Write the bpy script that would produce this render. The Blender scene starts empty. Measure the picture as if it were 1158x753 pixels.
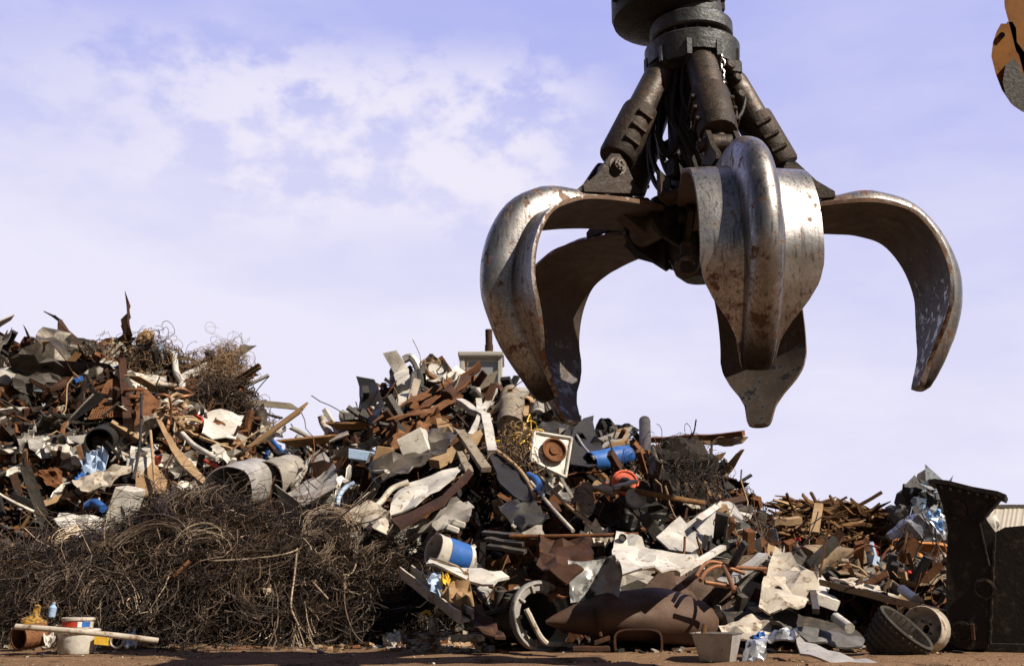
import bpy, math, random
import numpy as np
from mathutils import Vector, Matrix, noise
from mathutils.geometry import delaunay_2d_cdt
from mathutils.bvhtree import BVHTree
R = math.radians
rnd = random.Random(11)
SC = bpy.context.scene
COL = SC.collection
# ------------------------------------------------------------------ camera
FPX, W0, H0 = 1200.0, 1158.0, 753.0
CAMH, PITCH = 0.5, R(13.3)
SP, CP = math.sin(PITCH), math.cos(PITCH)
def ray(px, py):
    dx = (px - W0/2)/FPX; dy = (H0/2 - py)/FPX
    return Vector((dx, CP - dy*SP, SP + dy*CP))
def P(px, py, Y):
    d = ray(px, py); t = Y/d.y
    return Vector((d.x*t, Y, CAMH + d.z*t))
def pr(p):
    x, y, z = p[0], p[1], p[2] - CAMH
    c = y*CP + z*SP; u = -y*SP + z*CP
    return (W0/2 + FPX*x/c, H0/2 - FPX*u/c)
cam_d = bpy.data.cameras.new('camera'); cam = bpy.data.objects.new('camera', cam_d); COL.objects.link(cam)
cam.location = (0, 0, CAMH); cam.rotation_euler = (R(90) + PITCH, 0, 0)
cam_d.sensor_width = 36; cam_d.lens = 36*FPX/W0; cam_d.clip_end = 3000; cam_d.clip_start = 0.05
cam_d.dof.use_dof = True; cam_d.dof.focus_distance = 6.0; cam_d.dof.aperture_fstop = 6.5
SC.camera = cam
# ------------------------------------------------------------------ light, sky
SUN_AZ, SUN_EL = R(58), R(43)         # to the right of the viewer's back
sv = Vector((math.sin(SUN_AZ)*math.cos(SUN_EL), -math.cos(SUN_AZ)*math.cos(SUN_EL), math.sin(SUN_EL)))
sd = bpy.data.lights.new('sun', 'SUN'); sun = bpy.data.objects.new('sun', sd); COL.objects.link(sun)
sd.energy = 5.0; sd.angle = R(0.5); sd.color = (1.0, 0.90, 0.76)
sun.rotation_euler = (-sv).to_track_quat('-Z', 'Y').to_euler(); sun.location = sv*40
SC.view_settings.view_transform = 'Standard'; SC.view_settings.look = 'None'
SC.view_settings.exposure = 0.62; SC.view_settings.gamma = 1.0
wd = bpy.data.worlds.new('World'); SC.world = wd; wd.use_nodes = True
def world():
    nt = wd.node_tree; N = nt.nodes; L = nt.links; N.clear()
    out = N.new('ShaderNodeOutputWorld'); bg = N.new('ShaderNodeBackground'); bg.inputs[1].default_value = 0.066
    L.new(bg.outputs[0], out.inputs[0])
    sky = N.new('ShaderNodeTexSky'); sky.sky_type = 'NISHITA'; sky.sun_disc = False
    sky.sun_elevation = SUN_EL; sky.sun_rotation = math.atan2(sv.x, sv.y); sky.air_density = 1.0; sky.dust_density = 1.0
    tc = N.new('ShaderNodeTexCoord'); sep = N.new('ShaderNodeSeparateXYZ'); L.new(tc.outputs['Generated'], sep.inputs[0])
    def math_(op, a, b=None, clamp=False):
        m = N.new('ShaderNodeMath'); m.operation = op; m.use_clamp = clamp
        for i, v in enumerate((a, b)):
            if v is None: continue
            if isinstance(v, (int, float)): m.inputs[i].default_value = v
            else: L.new(v, m.inputs[i])
        return m.outputs[0]
    def mr(v, a, b, c, d):
        m = N.new('ShaderNodeMapRange'); m.interpolation_type = 'SMOOTHSTEP'; L.new(v, m.inputs[0])
        for i, q in enumerate((a, b, c, d)): m.inputs[i+1].default_value = q
        return m.outputs[0]
    X, Y, Z = sep.outputs
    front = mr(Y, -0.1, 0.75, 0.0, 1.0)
    low = mr(Z, 0.0, 0.62, 1.0, 0.0)
    # broad thin veil
    mp = N.new('ShaderNodeMapping'); mp.inputs['Scale'].default_value = (2.2, 2.2, 6.5); mp.inputs['Location'].default_value = (3.1, 0.4, 1.9)
    L.new(tc.outputs['Generated'], mp.inputs[0])
    n1 = N.new('ShaderNodeTexNoise'); n1.inputs['Scale'].default_value = 1.3; n1.inputs['Detail'].default_value = 8; n1.inputs['Roughness'].default_value = .55
    L.new(mp.outputs[0], n1.inputs['Vector'])
    v1 = mr(n1.outputs[0], 0.34, 0.66, -0.08, 0.22)
    leftness = math_('MULTIPLY', mr(X, -0.30, 0.40, 0.24, -0.08), mr(Z, 0.30, 0.46, 1, 0))
    veil = math_('ADD', math_('ADD', math_('MULTIPLY', low, 1.05), v1), leftness, False)
    veil = math_('MULTIPLY', veil, front, True)
    # puffs of cloud, left of the grab
    mp2 = N.new('ShaderNodeMapping'); mp2.inputs['Scale'].default_value = (13, 13, 20); mp2.inputs['Location'].default_value = (1.35, 2.0, 0.3)
    L.new(tc.outputs['Generated'], mp2.inputs[0])
    n2 = N.new('ShaderNodeTexNoise'); n2.inputs['Scale'].default_value = 1.0; n2.inputs['Detail'].default_value = 9; n2.inputs['Roughness'].default_value = .58
    L.new(mp2.outputs[0], n2.inputs['Vector'])
    bump_x = math_('MULTIPLY', mr(X, -0.46, -0.20, .25, 1), mr(X, 0.0, 0.12, 1, 0))
    bump_z = math_('MULTIPLY', mr(Z, 0.28, 0.36, 0, 1), mr(Z, 0.43, 0.50, 1, 0))
    pf = math_('MULTIPLY', math_('MULTIPLY', bump_x, bump_z), mr(n2.outputs[0], 0.40, 0.57, 0.05, 1))
    pf = math_('MULTIPLY', pf, front)
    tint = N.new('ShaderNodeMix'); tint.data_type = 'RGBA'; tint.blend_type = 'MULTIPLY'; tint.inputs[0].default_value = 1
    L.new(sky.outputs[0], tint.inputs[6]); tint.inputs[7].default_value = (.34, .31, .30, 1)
    # clear-sky colour ahead, lavender
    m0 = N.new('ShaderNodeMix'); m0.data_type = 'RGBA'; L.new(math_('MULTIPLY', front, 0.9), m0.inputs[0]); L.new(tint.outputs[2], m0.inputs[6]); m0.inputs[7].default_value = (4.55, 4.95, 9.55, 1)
    m1 = N.new('ShaderNodeMix'); m1.data_type = 'RGBA'; L.new(veil, m1.inputs[0]); L.new(m0.outputs[2], m1.inputs[6]); m1.inputs[7].default_value = (8.2, 8.0, 9.5, 1)
    m2 = N.new('ShaderNodeMix'); m2.data_type = 'RGBA'; L.new(math_('MULTIPLY', pf, 0.82), m2.inputs[0]); L.new(m1.outputs[2], m2.inputs[6]); m2.inputs[7].default_value = (8.9, 8.5, 9.6, 1)
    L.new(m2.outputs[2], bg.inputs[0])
world()
# ------------------------------------------------------------------ materials
MATS = {}
def mat(name, c1, c2, scale=6.0, rough=(.5, .85), metal=0.0, rust=None, amount=0.45, bump=.25, spots=None, spec=None, wear=None, fine=40.0, rust2=None):
    m = bpy.data.materials.new(name); m.use_nodes = True; nt = m.node_tree; N = nt.nodes; L = nt.links
    bs = N['Principled BSDF']
    tc = N.new('ShaderNodeTexCoord'); oi = N.new('ShaderNodeObjectInfo')
    off = N.new('ShaderNodeVectorMath'); off.operation = 'MULTIPLY_ADD'
    cv = N.new('ShaderNodeCombineXYZ')
    for i in range(3): L.new(oi.outputs['Random'], cv.inputs[i])
    L.new(cv.outputs[0], off.inputs[0]); off.inputs[1].default_value = (17, 31, 23); L.new(tc.outputs['Object'], off.inputs[2])
    def nz(sc, det=6, ro=.6):
        n = N.new('ShaderNodeTexNoise'); n.inputs['Scale'].default_value = sc; n.inputs['Detail'].default_value = det; n.inputs['Roughness'].default_value = ro
        L.new(off.outputs[0], n.inputs['Vector']); return n.outputs[0]
    def ramp(v, a, b, lo=0., hi=1.):
        r = N.new('ShaderNodeMapRange'); r.inputs[1].default_value = a; r.inputs[2].default_value = b; r.inputs[3].default_value = lo; r.inputs[4].default_value = hi
        L.new(v, r.inputs[0]); return r.outputs[0]
    def mix(f, a, b, mode='MIX'):
        x = N.new('ShaderNodeMix'); x.data_type = 'RGBA'; x.blend_type = mode
        if isinstance(f, (int, float)): x.inputs[0].default_value = f
        else: L.new(f, x.inputs[0])
        for k, q in ((6, a), (7, b)):
            if isinstance(q, tuple): x.inputs[k].default_value = (*q, 1)
            else: L.new(q, x.inputs[k])
        return x.outputs[2]
    big = nz(scale); fin = nz(fine, 4, .7); mid = nz(scale*3.1, 8, .65)
    col = mix(ramp(big, .35, .65), c1, c2)
    col = mix(ramp(fin, .3, .7, .0, .35), col, tuple(q*.35 for q in c1))
    met = None
    if rust:
        rf = ramp(mid, 1-amount-.06, 1-amount+.06)
        rc = mix(ramp(fin, .35, .65), rust, rust2 or tuple(q*.45 for q in rust))
        col = mix(rf, col, rc); 
        if metal > 0: met = ramp(rf, 0, 1, metal, 0.0)
    rv = ramp(mid, .3, .7, rough[0], rough[1])
    if wear:                                   # attribute 'wear': 0 rusty skin .. 1 scoured steel ; 'soot' 1 = dark worn end
        at = N.new('ShaderNodeAttribute'); at.attribute_name = 'wear'
        ms = N.new('ShaderNodeMath'); ms.operation = 'ADD'; L.new(at.outputs['Fac'], ms.inputs[0]); L.new(ramp(mid, .25, .75, -.75, .75), ms.inputs[1])
        wf = ramp(ms.outputs[0], .38, .62)
        steel = mix(ramp(fin, .35, .7), wear, tuple(q*.4 for q in wear))
        steel = mix(ramp(big, .4, .62, 0, .55), steel, (.16, .145, .13))
        mx = N.new('ShaderNodeMath'); mx.operation = 'MULTIPLY'; L.new(wf, mx.inputs[0]); mx.inputs[1].default_value = .82
        col = mix(mx.outputs[0], col, steel)
        mpv = N.new('ShaderNodeMapping'); mpv.inputs['Scale'].default_value = (60, 60, 5); mpv.inputs['Rotation'].default_value = (.3, .25, 0); L.new(off.outputs[0], mpv.inputs[0])
        sn = N.new('ShaderNodeTexNoise'); sn.inputs['Scale'].default_value = 1.0; sn.inputs['Detail'].default_value = 5; L.new(mpv.outputs[0], sn.inputs['Vector']); scr = sn.outputs[0]
        col = mix(ramp(scr, .54, .70, 0, .7), col, (.042, .036, .032)); col = mix(ramp(nz(16, 5, .7), .58, .70, 0, .5), col, (.055, .045, .037))
        at2 = N.new('ShaderNodeAttribute'); at2.attribute_name = 'soot'
        col = mix(at2.outputs['Fac'], col, (.012, .010, .009))
        met = ramp(wf, 0, 1, .15, .92)
        r2 = N.new('ShaderNodeMix'); r2.data_type = 'FLOAT'; L.new(wf, r2.inputs[0]); L.new(rv, r2.inputs[2]); L.new(ramp(fin, .3, .7, .24, .46), r2.inputs[3]); rv = r2.outputs[0]
    if spots:
        col = mix(ramp(nz(spots[1], 3), .62, .66), col, spots[0])
    L.new(col, bs.inputs['Base Color']); L.new(rv, bs.inputs['Roughness'])
    bs.inputs['Specular IOR Level'].default_value = spec if spec is not None else (.12 if rough[1] > .88 else .3)
    if met is not None: L.new(met, bs.inputs['Metallic'])
    else: bs.inputs['Metallic'].default_value = metal
    bm_ = N.new('ShaderNodeBump'); bm_.inputs['Strength'].default_value = bump; bm_.inputs['Distance'].default_value = .02
    ad = N.new('ShaderNodeMath'); ad.operation = 'MULTIPLY_ADD'; L.new(fin, ad.inputs[0]); ad.inputs[1].default_value = .5; L.new(mid, ad.inputs[2])
    L.new(ad.outputs[0], bm_.inputs['Height']); L.new(bm_.outputs[0], bs.inputs['Normal'])
    MATS[name] = m
    return m
RU = (.17, .065, .026)
mat('claw_steel', (.17, .088, .046), (.095, .05, .03), 5, (.5, .75), .3, wear=(.56, .56, .565), bump=.10, fine=90)
mat('claw_inside', (.085, .064, .05), (.05, .039, .031), 4, (.5, .8), .3, rust=(.085, .057, .04), amount=.36, wear=(.26, .25, .24), bump=.12, fine=70)
mat('cyl_brown', (.046, .029, .019), (.023, .017, .013), 9, (.45, .75), .2, rust=(.095, .055, .033), amount=.37, bump=.4)
mat('cyl_grey', (.095, .08, .07), (.038, .033, .029), 9, (.35, .6), .55, rust=(.09, .05, .03), amount=.45)
mat('ring_grey', (.085, .09, .095), (.04, .041, .043), 9, (.4, .6), .5, rust=(.05, .04, .033), amount=.42, bump=.35)
mat('greasy_black', (.014, .012, .010), (.024, .019, .016), 12, (.4, .7), .2, bump=.25)
mat('hose_black', (.014, .013, .013), (.025, .022, .02), 12, (.45, .6), 0)
mat('chrome_rod', (.55, .53, .5), (.4, .38, .36), 12, (.22, .4), .9)
mat('rust_brown', (.19, .085, .04), (.10, .045, .024), 5, (.7, .95), .05, rust=(.25, .10, .035), amount=.42)
mat('rust_orange', (.21, .098, .045), (.125, .058, .029), 5, (.7, .95), 0, rust=(.10, .04, .02), amount=.42)
mat('rust_dark', (.075, .036, .022), (.04, .024, .018), 5, (.6, .9), .1, rust=(.15, .06, .03), amount=.36)
mat('tank_brown', (.105, .060, .040), (.070, .043, .030), 3, (.55, .8), .1, rust=(.11, .058, .033), amount=.36, bump=.2)
mat('white_paint', (.66, .63, .57), (.38, .35, .305), 4, (.35, .6), 0, rust=(.24, .14, .075), amount=.37, bump=.14)
mat('cream_paint', (.58, .52, .43), (.36, .31, .25), 4, (.4, .65), 0, rust=(.2, .12, .07), amount=.42, bump=.15)
mat('grey_paint', (.38, .35, .31), (.22, .195, .165), 4, (.4, .7), .1, rust=(.16, .10, .07), amount=.36)
mat('galvanised', (.50, .475, .44), (.33, .31, .285), 7, (.35, .55), .35, rust=(.16, .12, .09), amount=.36, bump=.15)
mat('dark_grey', (.082, .074, .066), (.042, .038, .034), 5, (.45, .75), .2, rust=(.12, .085, .06), amount=.42)
mat('oily_sheet', (.13, .108, .085), (.045, .038, .032), 4, (.3, .6), .3, rust=(.30, .27, .23), amount=.34)
mat('black_metal', (.022, .02, .019), (.035, .031, .028), 6, (.4, .75), .15, rust=(.07, .04, .026), amount=.32)
mat('heap_core', (.022, .016, .012), (.035, .022, .015), 3, (.9, 1), 0, rust=(.06, .032, .02), amount=.4, bump=.6)  # near-black puts the shade of the crevices into the colour
mat('blue_paint', (.03, .13, .42), (.025, .09, .30), 5, (.35, .6), 0, rust=(.22, .15, .10), amount=.27)
mat('pale_blue', (.30, .42, .62), (.42, .50, .62), 5, (.3, .6), 0, rust=(.1, .1, .1), amount=.3)
mat('red_paint', (.55, .05, .025), (.40, .035, .02), 5, (.4, .7), 0, rust=(.2, .08, .04), amount=.3)
mat('orange_red', (.68, .10, .035), (.58, .08, .03), 8, (.4, .7), 0, rust=(.45, .30, .2), amount=.3)
mat('orange_machine', (.21, .078, .004), (.13, .045, .003), 3, (.45, .65), 0, rust=(.05, .026, .010), amount=.36, bump=.03, spec=.08)  # shade on the arm's visible face put into a darker orange
mat('orange_beam', (.62, .27, .06), (.50, .20, .045), 5, (.5, .8), 0, rust=(.2, .09, .04), amount=.35)
mat('yellow_paint', (.70, .42, .03), (.58, .34, .03), 8, (.4, .6), 0, rust=(.08, .06, .04), amount=.33)
mat('wood_tan', (.42, .29, .17), (.30, .195, .11), 4, (.7, .95), 0, rust=(.16, .095, .05), amount=.36)
mat('wood_brown', (.20, .105, .045), (.11, .058, .027), 5, (.75, .95), 0, rust=(.34, .22, .12), amount=.38)
mat('wood_grey', (.29, .245, .19), (.20, .165, .125), 5, (.75, .95), 0, rust=(.12, .085, .06), amount=.4)
mat('cloth_tan', (.26, .19, .125), (.16, .115, .075), 4, (.85, 1), 0, rust=(.09, .06, .04), amount=.42, bump=.35)
mat('carton', (.33, .21, .115), (.25, .155, .082), 4, (.75, .95), 0, rust=(.14, .085, .05), amount=.36)
mat('copper_pipe', (.27, .115, .048), (.15, .065, .03), 7, (.35, .6), .35, rust=(.12, .06, .03), amount=.35)
mat('foil_silver', (.62, .64, .68), (.42, .44, .48), 8, (.2, .45), .55, rust=(.06, .06, .07), amount=.42)
mat('rubber', (.06, .053, .045), (.09, .08, .068), 9, (.75, .95), 0, rust=(.13, .105, .085), amount=.36)
mat('skip_black', (.024, .019, .016), (.015, .012, .010), 4, (.5, .8), .1, rust=(.075, .052, .037), amount=.40, bump=.2)  # dark rust, deepened to carry the shade on the skip's face
mat('wire_dark', (.048, .034, .026), (.025, .018, .014), 4, (.4, .7), .4)
mat('wire_brown', (.13, .085, .055), (.075, .049, .032), 4, (.5, .75), .3)
mat('wire_light', (.36, .28, .20), (.26, .19, .13), 4, (.4, .7), .4)
mat('net_tan', (.34, .22, .12), (.24, .15, .08), 4, (.6, .85), .1)
mat('roof_beige', (.46, .41, .33), (.40, .355, .29), 1, (.6, .8), 0, bump=.1)
mat('wall_beige', (.5, .46, .4), (.45, .41, .36), 1, (.7, .9), 0, bump=.1)
mat('cab_paint', (.42, .40, .36), (.36, .34, .31), 3, (.4, .6), 0, rust=(.2, .16, .12), amount=.33)
mat('cab_glass', (.30, .31, .32), (.34, .35, .36), 1, (.12, .25), .3, bump=.02)
mat('yellow_plastic', (.85, .55, .06), (.75, .45, .05), 8, (.4, .6), 0)
mat('spotted', (.60, .60, .59), (.36, .35, .34), 2.2, (.25, .45), .5, rust=(.03, .026, .022), amount=.46, bump=.12)
mat('grey_dk2', (.16, .155, .15), (.10, .096, .092), 5, (.4, .7), .2, rust=(.10, .07, .05), amount=.33)
mat('white_clean', (.78, .76, .72), (.7, .68, .64), 5, (.4, .6), 0, bump=.05)
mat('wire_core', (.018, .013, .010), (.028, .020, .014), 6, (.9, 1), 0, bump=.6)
mat('wood_dark', (.085, .045, .022), (.045, .025, .014), 5, (.8, .95), 0, rust=(.2, .12, .06), amount=.36)
mat('sky_blue', (.16, .32, .62), (.22, .38, .66), 4, (.35, .6), 0, bump=.1)
mat('skip_boss', (.028, .02, .016), (.018, .014, .012), 8, (.4, .6), .4, rust=(.09, .055, .035), amount=.4, bump=.3)
mat('yellow_worn', (.45, .24, .03), (.30, .16, .02), 14, (.5, .7), 0, rust=(.03, .025, .02), amount=.48)
mat('mat_black', (.022, .018, .015), (.04, .03, .022), 7, (.8, .95), 0, rust=(.10, .075, .055), amount=.38, bump=1.0, fine=60)
mat('bell_grey', (.36, .345, .32), (.24, .225, .20), 8, (.4, .6), .2, rust=(.10, .07, .05), amount=.37, bump=.2)
def ground_mat():
    m = mat('yard_dirt', (.205, .128, .078), (.155, .095, .057), 1.1, (.85, 1), 0, rust=(.095, .06, .038), amount=.40, bump=.9, spec=0.0, spots=((.32, .25, .19), 70), fine=30)
    return m
ground_mat()
# ------------------------------------------------------------------ mesh builder
class MB:
    def __init__(s): s.v = []; s.f = []; s.m = []; s.mi = 0
    def add(s, verts, faces):
        o = len(s.v); s.v.extend([tuple(p) for p in verts]); s.f.extend([tuple(o+i for i in f) for f in faces]); s.m.extend([s.mi]*len(faces))
    def box(s, c, ax, ay, az):          # half-axis vectors
        c, ax, ay, az = map(Vector, (c, ax, ay, az))
        vs = [c + sx*ax + sy*ay + sz*az for sz in (-1, 1) for sy in (-1, 1) for sx in (-1, 1)]
        s.add(vs, [(0, 2, 3, 1), (4, 5, 7, 6), (0, 1, 5, 4), (2, 6, 7, 3), (0, 4, 6, 2), (1, 3, 7, 5)])
    def bevbox(s, c, ax, ay, az, b=.2):   # chamfered box: 8 corners cut
        c, ax, ay, az = map(Vector, (c, ax, ay, az))
        lx, ly, lz = ax.length, ay.length, az.length; bb = b*min(lx, ly, lz)
        kx, ky, kz = 1-bb/lx, 1-bb/ly, 1-bb/lz
        vs = []
        def key(i, sx, sy, sz): return ((sx > 0)*4 + (sy > 0)*2 + (sz > 0))*3 + i
        for sx in (-1, 1):
            for sy in (-1, 1):
                for sz in (-1, 1):
                    vs += [c+sx*ax+sy*ky*ay+sz*kz*az, c+sx*kx*ax+sy*ay+sz*kz*az, c+sx*kx*ax+sy*ky*ay+sz*az]
        F = []
        for sg in (-1, 1):
            F.append([key(0, sg, a, b_) for a, b_ in ((-1, -1), (1, -1), (1, 1), (-1, 1))][::sg])
            F.append([key(1, a, sg, b_) for a, b_ in ((-1, -1), (-1, 1), (1, 1), (1, -1))][::sg])
            F.append([key(2, a, b_, sg) for a, b_ in ((-1, -1), (1, -1), (1, 1), (-1, 1))][::sg])
        for a in (-1, 1):
            for b_ in (-1, 1):
                F.append([key(0, a, b_, -1), key(0, a, b_, 1), key(1, a, b_, 1), key(1, a, b_, -1)][::a*b_])
                F.append([key(0, a, -1, b_), key(2, a, -1, b_), key(2, a, 1, b_), key(0, a, 1, b_)][::a*b_])
                F.append([key(1, -1, a, b_), key(1, 1, a, b_), key(2, 1, a, b_), key(2, -1, a, b_)][::a*b_])
                for q in (-1, 1): F.append([key(0, a, b_, q), key(1, a, b_, q), key(2, a, b_, q)][::a*b_*q])
        s.add(vs, F)
    def tube(s, pts, rad, n=8, cap=True, flat=None):
        pts = [Vector(p) for p in pts]; k = len(pts)
        if not isinstance(rad, (list, tuple)): rad = [rad]*k
        T = [(pts[min(i+1, k-1)] - pts[max(i-1, 0)]).normalized() for i in range(k)]
        up = Vector((0, 0, 1)) if abs(T[0].z) < .9 else Vector((1, 0, 0))
        N_ = (up - T[0]*up.dot(T[0])).normalized(); vs = []
        for i in range(k):
            N_ = (N_ - T[i]*N_.dot(T[i])).normalized(); B = T[i].cross(N_)
            for j in range(n):
                a = 2*math.pi*(j+.5)/n
                vs.append(pts[i] + rad[i]*(math.cos(a)*N_ + math.sin(a)*B))
        F = [(i*n+j, i*n+(j+1) % n, (i+1)*n+(j+1) % n, (i+1)*n+j) for i in range(k-1) for j in range(n)]
        if cap: F += [tuple(range(n))[::-1], tuple((k-1)*n+j for j in range(n))]
        s.add(vs, F)
    def lathe(s, o, ax, prof, n=24, closed=False):     # prof [(dist along axis, radius)]
        o = Vector(o); ax = Vector(ax).normalized()
        up = Vector((0, 0, 1)) if abs(ax.z) < .9 else Vector((0, -1, 0))
        u = (up - ax*up.dot(ax)).normalized(); w = ax.cross(u); vs = []
        for d, r in prof:
            for j in range(n):
                a = 2*math.pi*j/n; vs.append(o + ax*d + max(r, 1e-4)*(math.cos(a)*u + math.sin(a)*w))
        k = len(prof)
        F = [(i*n+j, i*n+(j+1) % n, ((i+1) % k)*n+(j+1) % n, ((i+1) % k)*n+j) for i in range(k if closed else k-1) for j in range(n)]
        s.add(vs, F)
    def prism(s, pts, off):              # outline + extrusion vector
        pts = [Vector(p) for p in pts]; off = Vector(off); n = len(pts)
        s.add(pts + [p+off for p in pts], [tuple(range(n))[::-1], tuple(range(n, 2*n))] + [(i, (i+1) % n, n+(i+1) % n, n+i) for i in range(n)])
    def grid(s, rows, thick=None):
        nr, nc = len(rows), len(rows[0]); vs = [p for r in rows for p in r]
        F = [(i*nc+j, i*nc+j+1, (i+1)*nc+j+1, (i+1)*nc+j) for i in range(nr-1) for j in range(nc-1)]
        s.add(vs, F)
    def np_(s, V, F):
        s.add([tuple(p) for p in V], [tuple(int(i) for i in f) for f in F])
    def build(s, name, mats, parent=None, origin=None, sharp=35, recentre=True, attrs=None):
        V = np.array(s.v, dtype=np.float64)
        if origin is None:
            o = Vector(((V[:, 0].min()+V[:, 0].max())/2, (V[:, 1].min()+V[:, 1].max())/2, V[:, 2].min())) if recentre else Vector((0, 0, 0))
        else: o = Vector(origin)
        po = Vector(parent['_o']) if parent is not None else Vector((0, 0, 0))
        V = V - np.array(o)
        me = bpy.data.meshes.new(name); me.from_pydata(V.tolist(), [], s.f)
        if not isinstance(mats, (list, tuple)): mats = [mats]
        for q in mats: me.materials.append(MATS[q] if isinstance(q, str) else q)
        if len(mats) > 1: me.polygons.foreach_set('material_index', np.array(s.m, dtype=np.int32))
        for k, vals in (attrs or {}).items():
            a = me.attributes.new(k, 'FLOAT', 'POINT'); a.data.foreach_set('value', np.array(vals, dtype=np.float32))
        if sharp is not None:
            me.polygons.foreach_set('use_smooth', np.ones(len(me.polygons), dtype=bool)); me.set_sharp_from_angle(angle=R(sharp))
        me.update()
        ob = bpy.data.objects.new(name, me); COL.objects.link(ob); ob['_o'] = tuple(o)
        if parent is not None: ob.parent = parent
        ob.location = o - po
        return ob
def tag(o, label=None, cat=None, group=None, kind=None):
    if label: o['label'] = label
    if cat: o['category'] = cat
    if group: o['group'] = group
    if kind: o['kind'] = kind
    return o
def empty(name, loc, label, cat, group=None):
    o = bpy.data.objects.new(name, None); COL.objects.link(o); o.location = loc; o['_o'] = tuple(loc); o.empty_display_size = .1
    return tag(o, label, cat, group)
def cr(pts, n=6):                        # Catmull-Rom through points
    pts = [Vector(p) for p in pts]
    if len(pts) < 3: return [pts[0].lerp(pts[-1], i/n) for i in range(n+1)]
    q = [2*pts[0]-pts[1]] + pts + [2*pts[-1]-pts[-2]]; out = []
    for i in range(1, len(q)-2):
        a, b, c, d = q[i-1:i+3]
        for k in range(n):
            t = k/n; out.append(.5*(2*b + (c-a)*t + (2*a-5*b+4*c-d)*t*t + (3*b-a-3*c+d)*t**3))
    return out + [pts[-1]]
def lin(x, xs, ys): return float(np.interp(x, xs, ys))
# ------------------------------------------------------------------ ground
g = MB(); g.add([(-900, -300, -.05), (900, -300, -.05), (900, 1600, -.05), (-900, 1600, -.05)], [(0, 1, 2, 3)])
tag(g.build('ground', 'yard_dirt', origin=(0, 0, 0), sharp=None), kind='structure', label='brown gritty dirt of the scrap yard')
g = MB(); rows = []
for y in np.arange(3.0, 12.01, .075):
    row = []
    for x in np.arange(-9.0, 9.01, .09):
        q = Vector((x, y, 0)); e = max(0, min(1, min(x+9, 9-x, y-3, 12-y)/.5))
        z = .012*noise.noise(q*1.4) + .007*noise.noise(q*5) + .004*noise.noise(q*13)
        for yr in (7.55, 7.2, 6.7):                       # wheel ruts along the foot of the heap
            dy = (y - yr - .12*math.sin(x*.7) - .03*x)/.11; z -= .018*math.exp(-dy*dy)*(.6 + .4*math.sin(x*24 + dy)); z += .012*math.exp(-(abs(dy)-1.6)**2*3)
        row.append(Vector((x, y, (z + .002)*e - .055*(1-e))))
    rows.append(row)
g.grid(rows); tag(g.build('ground_patch', 'yard_dirt', origin=(0, 0, 0), sharp=None), kind='structure', label='rutted dirt strip in front of the scrap heap')
bpy.data.objects['ground_patch'].data.polygons.foreach_set('use_smooth', [True]*len(bpy.data.objects['ground_patch'].data.polygons))

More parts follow.
